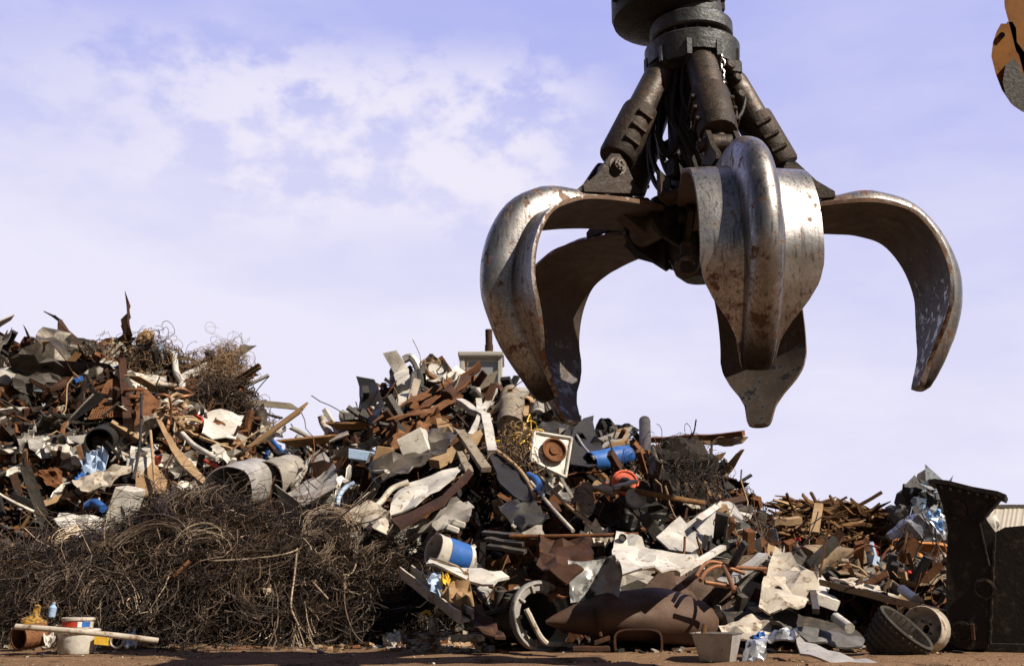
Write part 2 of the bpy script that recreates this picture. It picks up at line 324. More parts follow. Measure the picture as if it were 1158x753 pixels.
# ------------------------------------------------------------------ grapple
GY = 6.0
G0 = P(791, 262, GY)                     # hub axis at hinge level
def gz(py): return P(789, py, GY).z - G0.z
grap = empty('orange_peel_grapple', G0, 'huge worn steel five-claw grapple hanging open above the scrap heap', 'grapple')
grap['_o'] = tuple(G0)
def rz(px, py, Y):
    q = P(px, py, Y); return Vector((q.x - G0.x, 0, q.z - G0.z))
prof = [rz(*q, 5.72) for q in
        ((960, 231), (991, 235), (1023, 248), (1048, 279), (1062, 318), (1062, 352), (1054, 384), (1043, 414), (1034, 440))]
z0 = prof[0].z
prof = [Vector((.36, 0, z0-.025)), Vector((.60, 0, z0-.002))] + prof
prof = cr(prof, 5)
def claw_mesh(az, opn, ext=0.0):
    """plate bent along prof, with a hollow round ridge on its outside; opn opens the claw about its hinge pin"""
    hinge = Vector((.33, 0, -.02)); ro = Matrix.Rotation(R(-opn), 3, 'Y')   # about +Y: positive lifts
    pts = [hinge + ro @ (p + Vector((ext*min(1, max(0, (p.x-.4)/.5)), 0, 0)) - hinge) for p in prof]
    L = [0]
    for a, b in zip(pts, pts[1:]): L.append(L[-1] + (b-a).length)
    L = [q/L[-1] for q in L]; n = len(pts)
    us = [-1, -.96, -.8, -.62, -.48] ; k = 15
    d = Vector((math.sin(az), -math.cos(az), 0)); t = Vector((math.cos(az), math.sin(az), 0)); Zv = Vector((0, 0, 1))
    outer, inner, wear, soot, wi = [], [], [], [], []
    for i in range(n):
        T = (pts[min(i+1, n-1)] - pts[max(i-1, 0)]).normalized(); Nn = Vector((-T.z, 0, T.x))
        if Nn.dot(Vector((1, 0, 0.6))) < 0 and i < n*.5: Nn = -Nn
        Nn = Vector((-T.z, 0, T.x)) if Vector((-T.z, 0, T.x)).z*1 + 0 > -9 else Nn
        s = L[i]
        w = lin(s, (0, .03, .15, .28, .60, .72, .77, .82, .87, .92, .985, 1), (.20, .225, .25, .29, .295, .295, .275, .225, .155, .105, .080, .068))
        b = lin(s, (0, .2, .6, .85, .97, 1), (.095, .10, .098, .09, .078, .068))
        b = min(b, w*.97)
        h = lin(s, (0, .10, .20, .34, .62, .82, .95, .985, 1), (0, .02, .10, .155, .142, .105, .075, .055, .03))
        xs = [-w, -w*.995, -(w+b)/2, -b*1.16, -b*1.03] + [-b*math.cos(math.pi*j/k) for j in range(k+1)] + [b*1.03, b*1.16, (w+b)/2, w*.995, w]
        ro_, ri_ = [], []
        for x in xs:
            x = max(-w, min(w, x)); q = abs(x)/b
            hh = h*(max(0, 1-q**2.3))**.5 if q < 1 else (0.006 if q < 1.1 else 0)
            cup = -.02*(x/.3)**2*lin(s, (0, .3, .7, 1), (0, .3, 1, 1))
            c = pts[i] + Nn*(hh + cup); ci = pts[i] + Nn*(cup - .024)
            jit = .004*noise.noise(Vector((x*9, s*17, az*3)))
            ro_.append(d*c.x + Zv*c.z + t*x + (d*Nn.x + Zv*Nn.z)*jit); ri_.append(d*ci.x + Zv*ci.z + t*x)
            wv = lin(s, (0, .2, .34, .5, .75, 1), (.12, .26, .55, .80, .70, .45)) + (.08 if q < 1 else .10)
            wear.append(wv); soot.append(lin(s, (0, .80, .88, .95, 1), (0, 0, .35, .9, 1.0)) if q <= 1.05 else 0)
        outer.append(ro_); inner.append(ri_)
    nc = len(outer[0]); m = MB(); m.mi = 0
    m.grid([[p + G0 for p in r] for r in outer]); nO = len(m.v)
    m.mi = 1; m.grid([[p + G0 for p in r][::-1] for r in inner])
    m.mi = 0
    def oi(i, j): return i*nc+j
    def ii(i, j): return nO + i*nc + (nc-1-j)
    for i in range(n-1):
        m.f += [(oi(i+1, 0), oi(i, 0), ii(i, 0), ii(i+1, 0)), (oi(i, nc-1), oi(i+1, nc-1), ii(i+1, nc-1), ii(i, nc-1))]; m.m += [0, 0]
    for j in range(nc-1):
        m.f += [(oi(0, j), oi(0, j+1), ii(0, j+1), ii(0, j)), (oi(n-1, j+1), oi(n-1, j), ii(n-1, j), ii(n-1, j+1))]; m.m += [0, 0]
    wi = [lin(L[i], (0, .45, .62, .8, 1), (-.3, -.2, .12, .38, .35)) for i in range(n) for _ in range(nc)]; so = [0]*len(inner)*nc
    frame = (d, t, hinge, ro, pts)
    return m, dict(wear=wear+wi, soot=soot+so), frame
CLAWS = ((3, -3.0, 0), (-66, -6.5, .03), (88, 3.0, .07), (-135, -2.5, 0), (151, -2.0, 0))
ringz = gz(66)
def lerp3(a, b, t): return a + (b-a)*t
for az_, op, ext in CLAWS:
    az = R(az_)
    m, at, (d, t, hinge, ro, pts) = claw_mesh(az, op, ext)
    cl = m.build('claw', ['claw_steel', 'claw_inside'], grap, origin=G0 + d*.33, sharp=32, attrs=at)
    Zv = Vector((0, 0, 1))
    def W(v, off=0): v = hinge + ro @ (Vector(v) - hinge); return G0 + d*v.x + Zv*v.z + t*off
    # lug that takes the cylinder foot, twin cheeks
    lug = MB(); pinp = Vector((.565, 0, .31))
    for sgn in (-1, 1):
        o0 = sgn*.062
        prof2 = [(.40, .15), (.46, .20), (.505, .335), (.54, .385), (.595, .385), (.63, .345), (.70, .26), (.80, .185), (.80, .15)]
        lug.prism([W((x, 0, z), o0) for x, z in prof2], t*sgn*.028)
    lug.build('lug', 'cyl_brown', cl, sharp=30)
    pin = MB(); c = W(pinp)
    pin.lathe(c - t*.125, t, [(0, .001), (0, .034), (.012, .038), (.03, .038), (.03, .055), (.22, .055), (.22, .038), (.238, .038), (.25, .034), (.25, .001)], 20)
    for a in range(6):
        e = 2*math.pi*a/6
        for s_ in (-1, 1):
            q = c + t*s_*.125 + (d*math.cos(e) + Zv*math.sin(e))*.018
            pin.lathe(q, t*s_, [(-.005, .007), (.008, .007), (.008, .0005)], 6)
    pin.build('pin', 'chrome_rod' if az_ in (-57,) else 'cyl_grey', cl)
    # cylinder
    top = G0 + d*.205 + Zv*(ringz - .10); ax = (c - top); Lc = ax.length; ax.normalize()
    side = t; fr = side.cross(ax).normalized()
    cy = MB()
    cy.lathe(top, ax, [(.0, .001), (.0, .05), (.03, .07), (.07, .088), (.10, .092), (Lc*.48, .092), (Lc*.49, .084), (Lc*.50, .001)], 24)
    cyo = cy.build('cylinder_barrel', 'cyl_grey', grap)
    gl = MB()
    gl.lathe(top, ax, [(Lc*.44, .094), (Lc*.44, .108), (Lc*.46, .112), (Lc*.86, .112), (Lc*.885, .104), (Lc*.885, .05), (Lc*.9, .001)], 22)
    for q in (.54, .66, .78):
        for sd_ in (-1, 1):
            gl.bevbox(top + ax*Lc*q + side*sd_*.112, fr*.052, ax*.012, side*.014, .4)
    gl.build('guard_sleeve', 'cyl_brown', cyo)
    rd = MB(); rd.lathe(top, ax, [(Lc*.87, .04), (Lc*.95, .04)], 14); rd.lathe(c - t*.055, t, [(0, .001), (0, .062), (.11, .062), (.11, .001)], 18)
    rd.build('rod_eye', 'cyl_grey', cyo)
    tp = MB(); tp.lathe(top - t*.05 + ax*.0, t, [(0, .001), (0, .06), (.10, .06), (.10, .001)], 18)
    tp.lathe(top - t*.10, t, [(0, .001), (0, .026), (.008, .03), (.192, .03), (.2, .026), (.2, .001)], 14)
    tp.lathe(top - t*.085, t, [(0, .03), (0, .045), (.02, .045), (.02, .03)], 16); tp.lathe(top + t*.065, t, [(0, .03), (0, .045), (.02, .045), (.02, .03)], 16)
    tp.build('top_pin', 'cyl_grey', cyo)
    # hinge ears on the hub
    ea = MB()
    for sgn in (-1, 1):
        ea.prism([G0 + d*x + Zv*z + t*sgn*.13 for x, z in ((.14, .15), (.30, .16), (.41, .10), (.43, -.03), (.36, -.12), (.14, -.22))], t*sgn*.032)
    ea.lathe(G0 + d*.33 - Zv*.02 - t*.20, t, [(0, .001), (0, .042), (.4, .042), (.4, .001)], 16)
    ea.build('hinge_ear', 'greasy_black', grap)
    kn = MB()                                             # knuckle of the claw round the hinge pin, and its web up to the plate
    kn.lathe(G0 + d*.33 - Zv*.02 - t*.12, t, [(0, .05), (0, .085), (.24, .085), (.24, .05)], 20)
    kn.prism([W((x, 0, z), -.045) for x, z in ((.27, -.06), (.40, -.07), (.60, .08), (.78, .15), (.36, .145), (.25, .05))], t*.09)
    kn.build('knuckle', 'claw_inside', cl)
hub = MB()
hub.lathe(G0, (0, 0, 1), [(-.30, .001), (-.30, .10), (-.26, .15), (-.15, .19), (.0, .215), (.16, .20), (.20, .18), (.24, .165), (ringz-.40, .165), (ringz-.24, .17), (ringz-.10, .16), (ringz-.02, .20)], 28)
hub.build('hub', 'greasy_black', grap)
rg = MB()                                                 # scalloped collar
n = 60; outer = []
for i in range(n):
    a = 2*math.pi*i/n
    sc = max(0, math.cos(2.5*(a - R(5-90)))**2)
    outer.append((a, ringz - .075 - .055*(1 - sc)**2*0 - (.05 if sc < .42 else 0.0)))
V = []; F = []
for a, zb in outer:
    for r_, z_ in ((.285, zb), (.292, ringz+.045), (.28, ringz+.055), (.17, ringz+.055), (.17, zb+.01), (.265, zb)):
        V.append(G0 + Vector((r_*math.cos(a), r_*math.sin(a), z_)))
for i in range(n):
    for j in range(6): F.append((i*6+j, ((i+1) % n)*6+j, ((i+1) % n)*6+(j+1) % 6, i*6+(j+1) % 6))
rg.add(V, F)
for i in range(5):
    a = R(5 - 90 + 72*i)
    for sg in (-1, 1):
        dd = Vector((math.cos(a), math.sin(a), 0)); tt = Vector((-math.sin(a), math.cos(a), 0))
        rg.prism([G0 + dd*x + Vector((0, 0, z)) + tt*sg*.075 for x, z in ((.14, ringz+.0), (.283, ringz-.02), (.283, ringz-.12), (.22, ringz-.16), (.14, ringz-.14))], tt*sg*.03)
rg.build('collar', 'ring_grey', grap, sharp=30)
for i in range(20):
    a = 2*math.pi*i/20; q = G0 + Vector((.215*math.cos(a), .215*math.sin(a), ringz+.055))
    bo = MB(); bo.lathe(q, (0, 0, 1), [(0, .017), (.034, .017), (.036, .010), (.06, .010)], 8)
    bo.build('bolt', 'ring_grey', grap)
rt = MB(); z1 = ringz + .055
rt.lathe(G0, (0, 0, 1), [(z1, .165), (z1+.055, .175), (z1+.055, .245), (z1+.065, .255), (z1+.145, .255), (z1+.155, .245), (z1+.155, .20), (z1+.40, .19), (z1+.42, .001)], 36)
rt.build('rotator_flange', 'ring_grey', grap)
gbx = MB(); c2 = G0 + Vector((-.14, .06, 0))
gbx.lathe(c2, (0, 0, 1), [(z1+.11+.055, .001), (z1+.11+.055, .16), (z1+.11+.10, .29), (z1+.11+.12, .335), (z1+.11+.15, .345), (z1+.11+.30, .345), (z1+.11+.33, .30), (z1+.11+.40, .28), (z1+.11+.60, .26), (z1+.11+.62, .001)], 32)
for i in range(9):
    a = R(-160 + 20*i); gbx.bevbox(c2 + Vector((.35*math.cos(a), .35*math.sin(a), z1+.11+.245)), Vector((math.cos(a), math.sin(a), 0))*.02, Vector((-math.sin(a), math.cos(a), 0))*.022, (0, 0, .055), .3)
gbx.build('rotator_motor', 'greasy_black', grap)
lk = MB()                                                  # hanger link up to the stick
lk.bevbox(G0 + Vector((0, 0, z1+.85)), (.11, 0, 0), (0, .16, 0), (0, 0, .34), .25); lk.lathe(G0 + Vector((-.2, 0, z1+1.1)), (1, 0, 0), [(0, .001), (0, .07), (.4, .07), (.4, .001)], 16)
lk.build('hanger_link', 'greasy_black', grap)
# hoses, couplings and chain round the column
def hose(pts, r, name='hose', mt='hose_black'):
    m = MB(); m.tube(cr([G0 + Vector(p) for p in pts], 8), r, 8); return m.build(name, mt, grap)
zr = ringz
hose([(-.10, -.12, zr-.06), (-.14, -.16, zr-.25), (-.17, -.20, zr-.48), (-.12, -.22, zr-.60), (-.06, -.16, zr-.50), (-.06, -.12, zr-.3)], .016)
hose([(-.14, -.08, zr-.08), (-.22, -.10, zr-.32), (-.24, -.12, zr-.58), (-.17, -.14, zr-.72), (-.09, -.12, zr-.60), (-.05, -.12, zr-.4)], .016)
hose([(-.05, -.16, zr-.2), (-.10, -.20, zr-.4), (-.15, -.2, zr-.66), (-.22, -.15, zr-.70), (-.26, -.14, zr-.55)], .014)
hose([(.16, -.14, zr-.22), (.17, -.2, zr-.36), (.14, -.22, zr-.50), (.09, -.2, zr-.62)], .013)
hose([(.20, -.12, zr-.34), (.21, -.17, zr-.48), (.16, -.19, zr-.62), (.10, -.18, zr-.72)], .017, mt='cyl_grey')
hose([(.02, -.14, zr-.1), (.07, -.2, zr-.3), (.10, -.22, zr-.46), (.08, -.2, zr-.6)], .012)
hose([(.25, -.05, zr-.12), (.30, -.08, zr-.24), (.27, -.1, zr-.40), (.2, -.12, zr-.5)], .013)
rh = random.Random(3)
for i in range(13):
    a0 = rh.uniform(0, 6.28); a1 = a0 + rh.uniform(-.7, .7); rr0 = rh.uniform(.14, .2); zz = rh.uniform(.5, .85); sg = rh.uniform(.22, .30)
    hose([(rr0*math.cos(a0), rr0*math.sin(a0), zr-.1), (sg*.9*math.cos(a0), sg*.9*math.sin(a0), zr-.1-zz*.35), (sg*math.cos(a1), sg*math.sin(a1), zr-.1-zz*.75), (.2*math.cos(a1+.3), .2*math.sin(a1+.3), zr-.1-zz), (.13*math.cos(a1+.5), .13*math.sin(a1+.5), zr-.1-zz*.8)], rh.choice((.013, .016, .02)))
for q, r_, ln in (((-.06, -.17, zr-.19), .028, .08), ((-.045, -.17, zr-.275), .03, .08), ((.16, -.17, zr-.17), .034, .07), ((.20, -.16, zr-.25), .03, .07), ((.225, -.14, zr-.34), .03, .06), ((.06, -.10, zr-.5), .03, .1), ((.0, -.26, zr-.45), .02, .07), ((.0, -.26, zr-.52), .02, .07)):
    cp = MB(); cp.lathe(G0 + Vector(q), (.35, -.93, .1), [(0, .001), (0, r_*.8), (ln*.3, r_*.8), (ln*.3, r_), (ln, r_), (ln+.01, r_*.7), (ln+.01, .001)], 10)
    cp.build('hydraulic_coupling', 'cyl_brown', grap)
vb = MB(); vb.bevbox(G0 + Vector((.19, -.12, zr-.14)), (.07, .02, 0), (-.015, .06, 0), (0, 0, .05), .3); vb.bevbox(G0 + Vector((-.02, -.10, zr-.33)), (.06, 0, 0), (0, .06, 0), (0, 0, .12), .3)
vb.build('valve_block', 'greasy_black', grap)
for i in range(14):                                     # pipe stubs, junction blocks and elbows packed round the column
    a0 = rh.uniform(0, 6.28); zz = rh.uniform(.12, .85); dd = Vector((math.cos(a0), math.sin(a0), 0)); tt = Vector((-dd.y, dd.x, 0)); m = MB(); q = G0 + dd*.18 + Vector((0, 0, zr-.1-zz))
    if i % 2: m.bevbox(q, dd*.05, tt*rh.uniform(.03, .06), Vector((0, 0, rh.uniform(.03, .08))), .3)
    else: m.lathe(q - dd*.05, dd + Vector((0, 0, rh.uniform(-.5, .5))), [(0, .001), (0, .03), (.06, .03), (.06, .04), (.10, .04), (.105, .026), (.13, .024), (.13, .001)], 10)
    m.build('junction_block' if i % 2 else 'pipe_stub', 'greasy_black' if i % 3 else 'cyl_brown', grap)
ch = MB()
for i in range(12):
    q = G0 + Vector((.125 + .006*math.sin(i*2.1), -.27, zr-.14-.032*i)); ux = Vector((1, 0, 0)) if i % 2 else Vector((0, 1, 0))
    ch.tube([q + ux*.012*math.cos(a) + Vector((0, 0, .022*math.sin(a))) for a in np.linspace(0, 2*math.pi, 9)], .005, 5, cap=False)
ch.build('chain', 'chrome_rod', grap)
br = MB()                                                  # open bracket with a bright lower edge between two claws
for a_, b_ in (((-.27, -.44, .17), (-.27, -.44, .035)), ((-.27, -.44, .035), (-.05, -.54, .075)), ((-.05, -.54, .075), (-.05, -.54, .165))):
    A, B = G0 + Vector(a_), G0 + Vector(b_); m_ = (A+B)/2; q = (B-A); l_ = q.length; q.normalize(); dv = Vector((.47, .88, 0)); wv = q.cross(dv).normalized()
    br.bevbox(m_, q*(l_/2+.012), dv*.075, wv*.014, .3)
br.build('bracket', 'cyl_brown', grap)
sh = MB(); cS = P(777, 300, GY-.34)
sh.tube([cS + Vector((.055*math.cos(a), .012*math.sin(2*a), .05*math.sin(a))) for a in np.linspace(0, 2*math.pi, 17)], .015, 8, cap=False)
sh.bevbox(cS + Vector((.0, .02, .09)), (.03, 0, 0), (0, .03, 0), (0, 0, .05), .3)
sh.build('shackle', 'cyl_grey', grap)
for az_, op, _e in CLAWS: pass

def fit():
    for az_, op, _e in CLAWS:
        az = R(az_); hinge = Vector((.33, 0, -.02)); ro = Matrix.Rotation(R(-op), 3, 'Y'); d = Vector((math.sin(az), -math.cos(az), 0))
        q = [hinge + ro @ (p - hinge) for p in prof]; Q = [pr(G0 + d*v.x + Vector((0, 0, v.z))) for v in q]
        print('FIT', az_, op, 'tip', [round(x) for x in Q[-1]], 'knee', [round(x) for x in Q[len(Q)*6//10]], 'rmax', max(v.x for v in q))
fit()
# ------------------------------------------------------------------ heap surface
HX  = (-220, 0, 150, 190, 235, 262, 275, 292, 312, 345, 365, 400, 420, 450, 500, 560, 600, 660, 720, 780, 820, 850, 880, 940, 1000, 1060, 1120, 1320)
HTP = (395, 384, 388, 400, 412, 420, 445, 490, 516, 508, 490, 464, 440, 424, 416, 432, 458, 488, 496, 512, 552, 600, 622, 630, 636, 642, 652, 655)
HTY = (15, 15, 15, 15, 15, 15, 15, 14.7, 14.5, 14, 14, 14, 14, 14, 14, 14, 13.6, 13.2, 12.8, 12.5, 12.1, 11.6, 11.8, 12, 12, 12, 12, 12)
HBY = (11.5, 11.4, 11.2, 11, 10.8, 10.8, 10.7, 10.6, 10.4, 10, 9.8, 9.6, 9.5, 9.4, 9.3, 9.1, 9.0, 8.9, 8.8, 8.8, 8.8, 8.8, 8.7, 8.6, 8.6, 8.6, 8.6, 8.6)
def surf(px, v, prof=None, bulge=.28):
    X, TP, TY, BY = prof or (HX, HTP, HTY, HBY)
    yb = lin(px, X, BY); yt = lin(px, X, TY); tp = lin(px, X, TP)
    B = P(px, 660, yb); B.z = 0.0
    T = P(px, tp, yt); 
    q = B.lerp(T, v); k = math.sin(math.pi*min(max(v, 0), 1))*bulge
    q += Vector((0, -.6, .8))*k
    return q
def hv(px, py, prof=None, bulge=.28):
    lo, hi = 0.0, 1.0
    for _ in range(22):
        m_ = (lo+hi)/2
        if pr(surf(px, m_, prof, bulge))[1] > py: lo = m_
        else: hi = m_
    return (lo+hi)/2
def hY(px, py, prof=None, bulge=.28): return surf(px, hv(px, py, prof, bulge), prof, bulge).y
WX  = (-160, 0, 40, 100, 150, 180, 220, 260, 300, 350, 400, 430, 455, 472, 484)
WTP = (640, 640, 628, 622, 592, 566, 552, 562, 580, 586, 596, 610, 636, 668, 706)
WTY = (10.2, 10.2, 10.2, 10.2, 10.3, 10.3, 10.3, 10.3, 10.3, 10.2, 10.1, 10, 9.8, 9.5, 9.35)
WBY = (8.9, 8.9, 8.9, 8.9, 8.9, 8.9, 8.9, 8.9, 8.9, 8.95, 9.0, 9.05, 9.1, 9.2, 9.3)
WP = (WX, WTP, WTY, WBY)
def core(name, x0, x1, step, prof, bulge, amp, mt, back, inset, label):
    xs = list(np.arange(x0, x1+.1, step)); nv = 22; rows = []
    for px in xs:
        col = []
        for k in range(nv+1):
            v = k/nv; q = surf(px, v, prof, bulge)
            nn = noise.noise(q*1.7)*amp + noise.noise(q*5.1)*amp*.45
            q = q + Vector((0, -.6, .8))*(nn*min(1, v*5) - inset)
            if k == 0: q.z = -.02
            col.append(q)
        t = col[-1]
        for f, zf in ((.25, .93), (.6, .6), (1., 0)):
            col.append(Vector((t.x*(1+f*back/t.y), t.y + f*back, max(t.z*zf + noise.noise(t*2+Vector((f*9, 0, 0)))*amp*(zf > 0), 0) - .02*(zf == 0))))
        rows.append(col)
    m = MB(); m.grid(rows)
    n0 = len(rows[0])
    m.add([p for p in rows[0]], [tuple(range(n0))]); m.add([p for p in rows[-1]], [tuple(range(n0))[::-1]])
    o = m.build(name, mt, sharp=20)
    return tag(o, label, None, kind='stuff')
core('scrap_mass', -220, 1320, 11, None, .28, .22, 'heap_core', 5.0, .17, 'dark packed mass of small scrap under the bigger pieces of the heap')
# ------------------------------------------------------------------ scrap pieces placed one by one
REFS = []                                # (px, py, phrase) used when the small pieces are described
def pt(q):
    """(px, py[, offset from the heap face in metres, + is deeper])"""
    d = q[2] if len(q) > 2 else 0.0
    return P(q[0], q[1], hY(q[0], q[1]) + d)
def wpt(q):
    d = q[2] if len(q) > 2 else 0.0
    return P(q[0], q[1], hY(q[0], q[1], WP, .22) + d)
def apt(q): return P(*q)
def ref(pts, phrase):
    if phrase: REFS.append((sum(q[0] for q in pts)/len(pts), sum(q[1] for q in pts)/len(pts), phrase))
SEED = [0]
def sheet3(m, pts, crumple=.03, thick=.008, dens=9, seed=None, fold=2.2, sag=0.0, bends=1, bk=.4):
    """outline of 3-D points -> crumpled plate of real thickness"""
    SEED[0] += 1; sd = SEED[0]*3.17 if seed is None else seed
    pts = [Vector(p) for p in pts]; c = sum(pts, Vector())/len(pts)
    nrm = Vector()
    for a, b in zip(pts, pts[1:]+pts[:1]): nrm += (a-c).cross(b-c)
    nrm.normalize()
    if nrm.y > 0: nrm = -nrm; pts = pts[::-1]
    u = (pts[1]-pts[0]); u = (u - nrm*u.dot(nrm)).normalized(); w = nrm.cross(u)
    P2 = [((p-c).dot(u), (p-c).dot(w)) for p in pts]; H = [(p-c).dot(nrm) for p in pts]
    size = max(max(a for a, _ in P2)-min(a for a, _ in P2), max(b for _, b in P2)-min(b for _, b in P2)); st = size/dens
    bd = []; rr = random.Random(int(sd*100))
    for i in range(len(P2)):
        a, b = P2[i], P2[(i+1) % len(P2)]; l_ = math.dist(a, b); k = max(1, int(l_/st))
        for j in range(k):
            t = j/k; jx = 0 if j == 0 else rr.uniform(-1, 1)*crumple*.25
            bd.append((a[0]+(b[0]-a[0])*t + jx, a[1]+(b[1]-a[1])*t + jx))
    vs = [Vector(b) for b in bd]; nb = len(vs)
    xs0, xs1 = min(v.x for v in vs), max(v.x for v in vs); ys0, ys1 = min(v.y for v in vs), max(v.y for v in vs)
    yy = ys0 + st*.5
    while yy < ys1:
        xx = xs0 + st*.5
        while xx < xs1:
            vs.append(Vector((xx + rr.uniform(-.3, .3)*st, yy + rr.uniform(-.3, .3)*st))); xx += st
        yy += st
    out = delaunay_2d_cdt(vs, [], [list(range(nb))], 1, 1e-5)
    V2, F2 = out[0], out[2]
    creases = [(rr.uniform(0, 6.28), rr.uniform(-.05, .3)*size, rr.choice((-1, 1))*rr.uniform(.4, 1)*bk) for _ in range(bends)] if crumple > .028 else []
    def height(x, y):
        ws = hs = 0
        for (a, b), h in zip(P2, H):
            d_ = (a-x)**2 + (b-y)**2 + 1e-5; ws += 1/d_; hs += h/d_
        q = Vector((x*fold/size*1.6, y*fold/size*1.6, sd))
        n_ = abs(noise.noise(q))*1.6 - .35 + .6*noise.noise(q*2.3) + .3*abs(noise.noise(q*4.7))
        for ca, cc, ck in creases: hs += ws*ck*max(0, x*math.cos(ca) + y*math.sin(ca) - cc)
        return hs/ws + crumple*n_*1.3 - sag*((x/size)**2+(y/size)**2)*4
    top = [c + u*v.x + w*v.y + nrm*height(v.x, v.y) for v in V2]; n = len(top)
    bot = [p - nrm*thick for p in top]
    F = [tuple(f) for f in F2] + [tuple(n+i for i in f[::-1]) for f in F2]
    cnt = {}
    for f in F2:
        for a, b in zip(f, list(f[1:])+[f[0]]): cnt[(a, b)] = 1
    for (a, b) in cnt:
        if (b, a) not in cnt: F.append((b, a, n+a, n+b))
    m.add(top+bot, F)
def sheet(name, label, cat, pts, mt, crumple=.03, thick=.01, dens=9, f=pt, ph=None, parent=None, fold=2.2, sag=0., group=None):
    m = MB(); sheet3(m, [f(q) for q in pts], crumple, thick, dens, fold=fold, sag=sag)
    o = m.build(name, mt, parent, sharp=28); ref(pts, ph)
    return tag(o, label, cat, group) if parent is None else o
def pipe(name, label, cat, pts, r, mt, f=pt, ph=None, n=8, smooth=True, parent=None, group=None):
    m = MB(); q = [f(p) for p in pts]
    if smooth and len(q) > 2: q = cr(q, 7)
    m.tube(q, r, n); o = m.build(name, mt, parent, sharp=50); ref(pts, ph)
    return tag(o, label, cat, group) if parent is None else o
def beam(name, label, cat, a, b, w, h, mt, f=pt, ph=None, roll=0.0, shape='box', group=None, kink=None):
    """bar from a to b: box, L, U or I section"""
    A, B = f(a), f(b); ax = (B-A).normalized(); up = Vector((0, -.3, 1)); sd = ax.cross(up).normalized(); up = sd.cross(ax)
    rm = Matrix.Rotation(R(roll), 3, ax); sd, up = rm @ sd, rm @ up
    t = min(w, h)*.16
    sec = {'box': [(-w, -h), (w, -h), (w, h), (-w, h)],
           'L': [(-w, -h), (w, -h), (w, -h+2*t), (-w+2*t, -h+2*t), (-w+2*t, h), (-w, h)],
           'U': [(-w, -h), (w, -h), (w, h), (w-2*t, h), (w-2*t, -h+2*t), (-w+2*t, -h+2*t), (-w+2*t, h), (-w, h)],
           'I': [(-w, -h), (w, -h), (w, -h+2*t), (t, -h+2*t), (t, h-2*t), (w, h-2*t), (w, h), (-w, h), (-w, h-2*t), (-t, h-2*t), (-t, -h+2*t), (-w, -h+2*t)]}[shape]
    n = len(sec); k = 8; vs = []; SEED[0] += 1
    for i in range(k+1):
        t_ = i/k; c = A.lerp(B, t_)
        if kink: c = c + up*kink*math.sin(math.pi*t_)
        j = noise.noise(Vector((t_*3, SEED[0]*1.7, 0)))*min(w, h)*.5
        for a_, b_ in sec: vs.append(c + sd*a_/2 + up*(b_/2 + j))
    F = [(i*n+j, i*n+(j+1) % n, (i+1)*n+(j+1) % n, (i+1)*n+j) for i in range(k) for j in range(n)] + [tuple(range(n))[::-1], tuple(k*n+j for j in range(n))]
    m = MB(); m.add(vs, F); o = m.build(name, mt, sharp=30); ref([a, b], ph)
    return tag(o, label, cat, group)
def drum3(m, A, B, r, wall=.012, closed_far=True, ribs=2, dent=.0, n=26):
    ax = (B-A); L_ = ax.length; ax.normalize(); prof_ = [(L_ if closed_far else L_, .001 if closed_far else r-wall)] if closed_far else []
    pf = [(0, r-wall), (0, r), (.03*L_, r*1.02), (.05*L_, r)]
    for i in range(ribs):
        c = L_*(i+1)/(ribs+1); pf += [(c-.03*L_, r), (c-.01*L_, r*1.035), (c+.01*L_, r*1.035), (c+.03*L_, r)]
    pf += [(L_*.95, r), (L_*.97, r*1.02), (L_, r)]
    if closed_far: pf += [(L_*.985, r-wall), (L_*.985, .001), (L_*.965, .001), (L_*.965, r-wall)]
    else: pf += [(L_, r-wall)]
    i0 = len(m.v); m.lathe(A, ax, pf, n, closed=True)
    if dent:
        for i in range(i0, len(m.v)):
            v = Vector(m.v[i]); q = noise.noise(v*4.0)*dent; m.v[i] = tuple(v + Vector((q, q*.5, q)))
def chunk3(m, c, sz, seed, jag=.35, rot=None):
    import bmesh
    bm = bmesh.new(); bmesh.ops.create_icosphere(bm, subdivisions=3, radius=1.0)
    rot = rot or Matrix.Rotation(seed*1.3, 3, Vector((.3, .5, .8)).normalized())
    vs = []
    for v in bm.verts:
        d = v.co.normalized(); q = d*1.4 + Vector((seed*2.1, seed*.7, 0))
        k = 1 + jag*(abs(noise.noise(q))*1.8 - .5) + jag*.5*noise.noise(q*2.6) + jag*.35*abs(noise.noise(q*5))
        p = d*k; vs.append(Vector(c) + rot @ Vector((p.x*sz[0], p.y*sz[1], p.z*sz[2])))
    m.add(vs, [tuple(v.index for v in f.verts) for f in bm.faces]); bm.free()
def chunk(name, label, cat, c, sz, mt, f=pt, ph=None, jag=.35, group=None):
    SEED[0] += 1; m = MB(); chunk3(m, f(c), sz, SEED[0], jag); o = m.build(name, mt, sharp=25); ref([c], ph)
    return tag(o, label, cat, group)
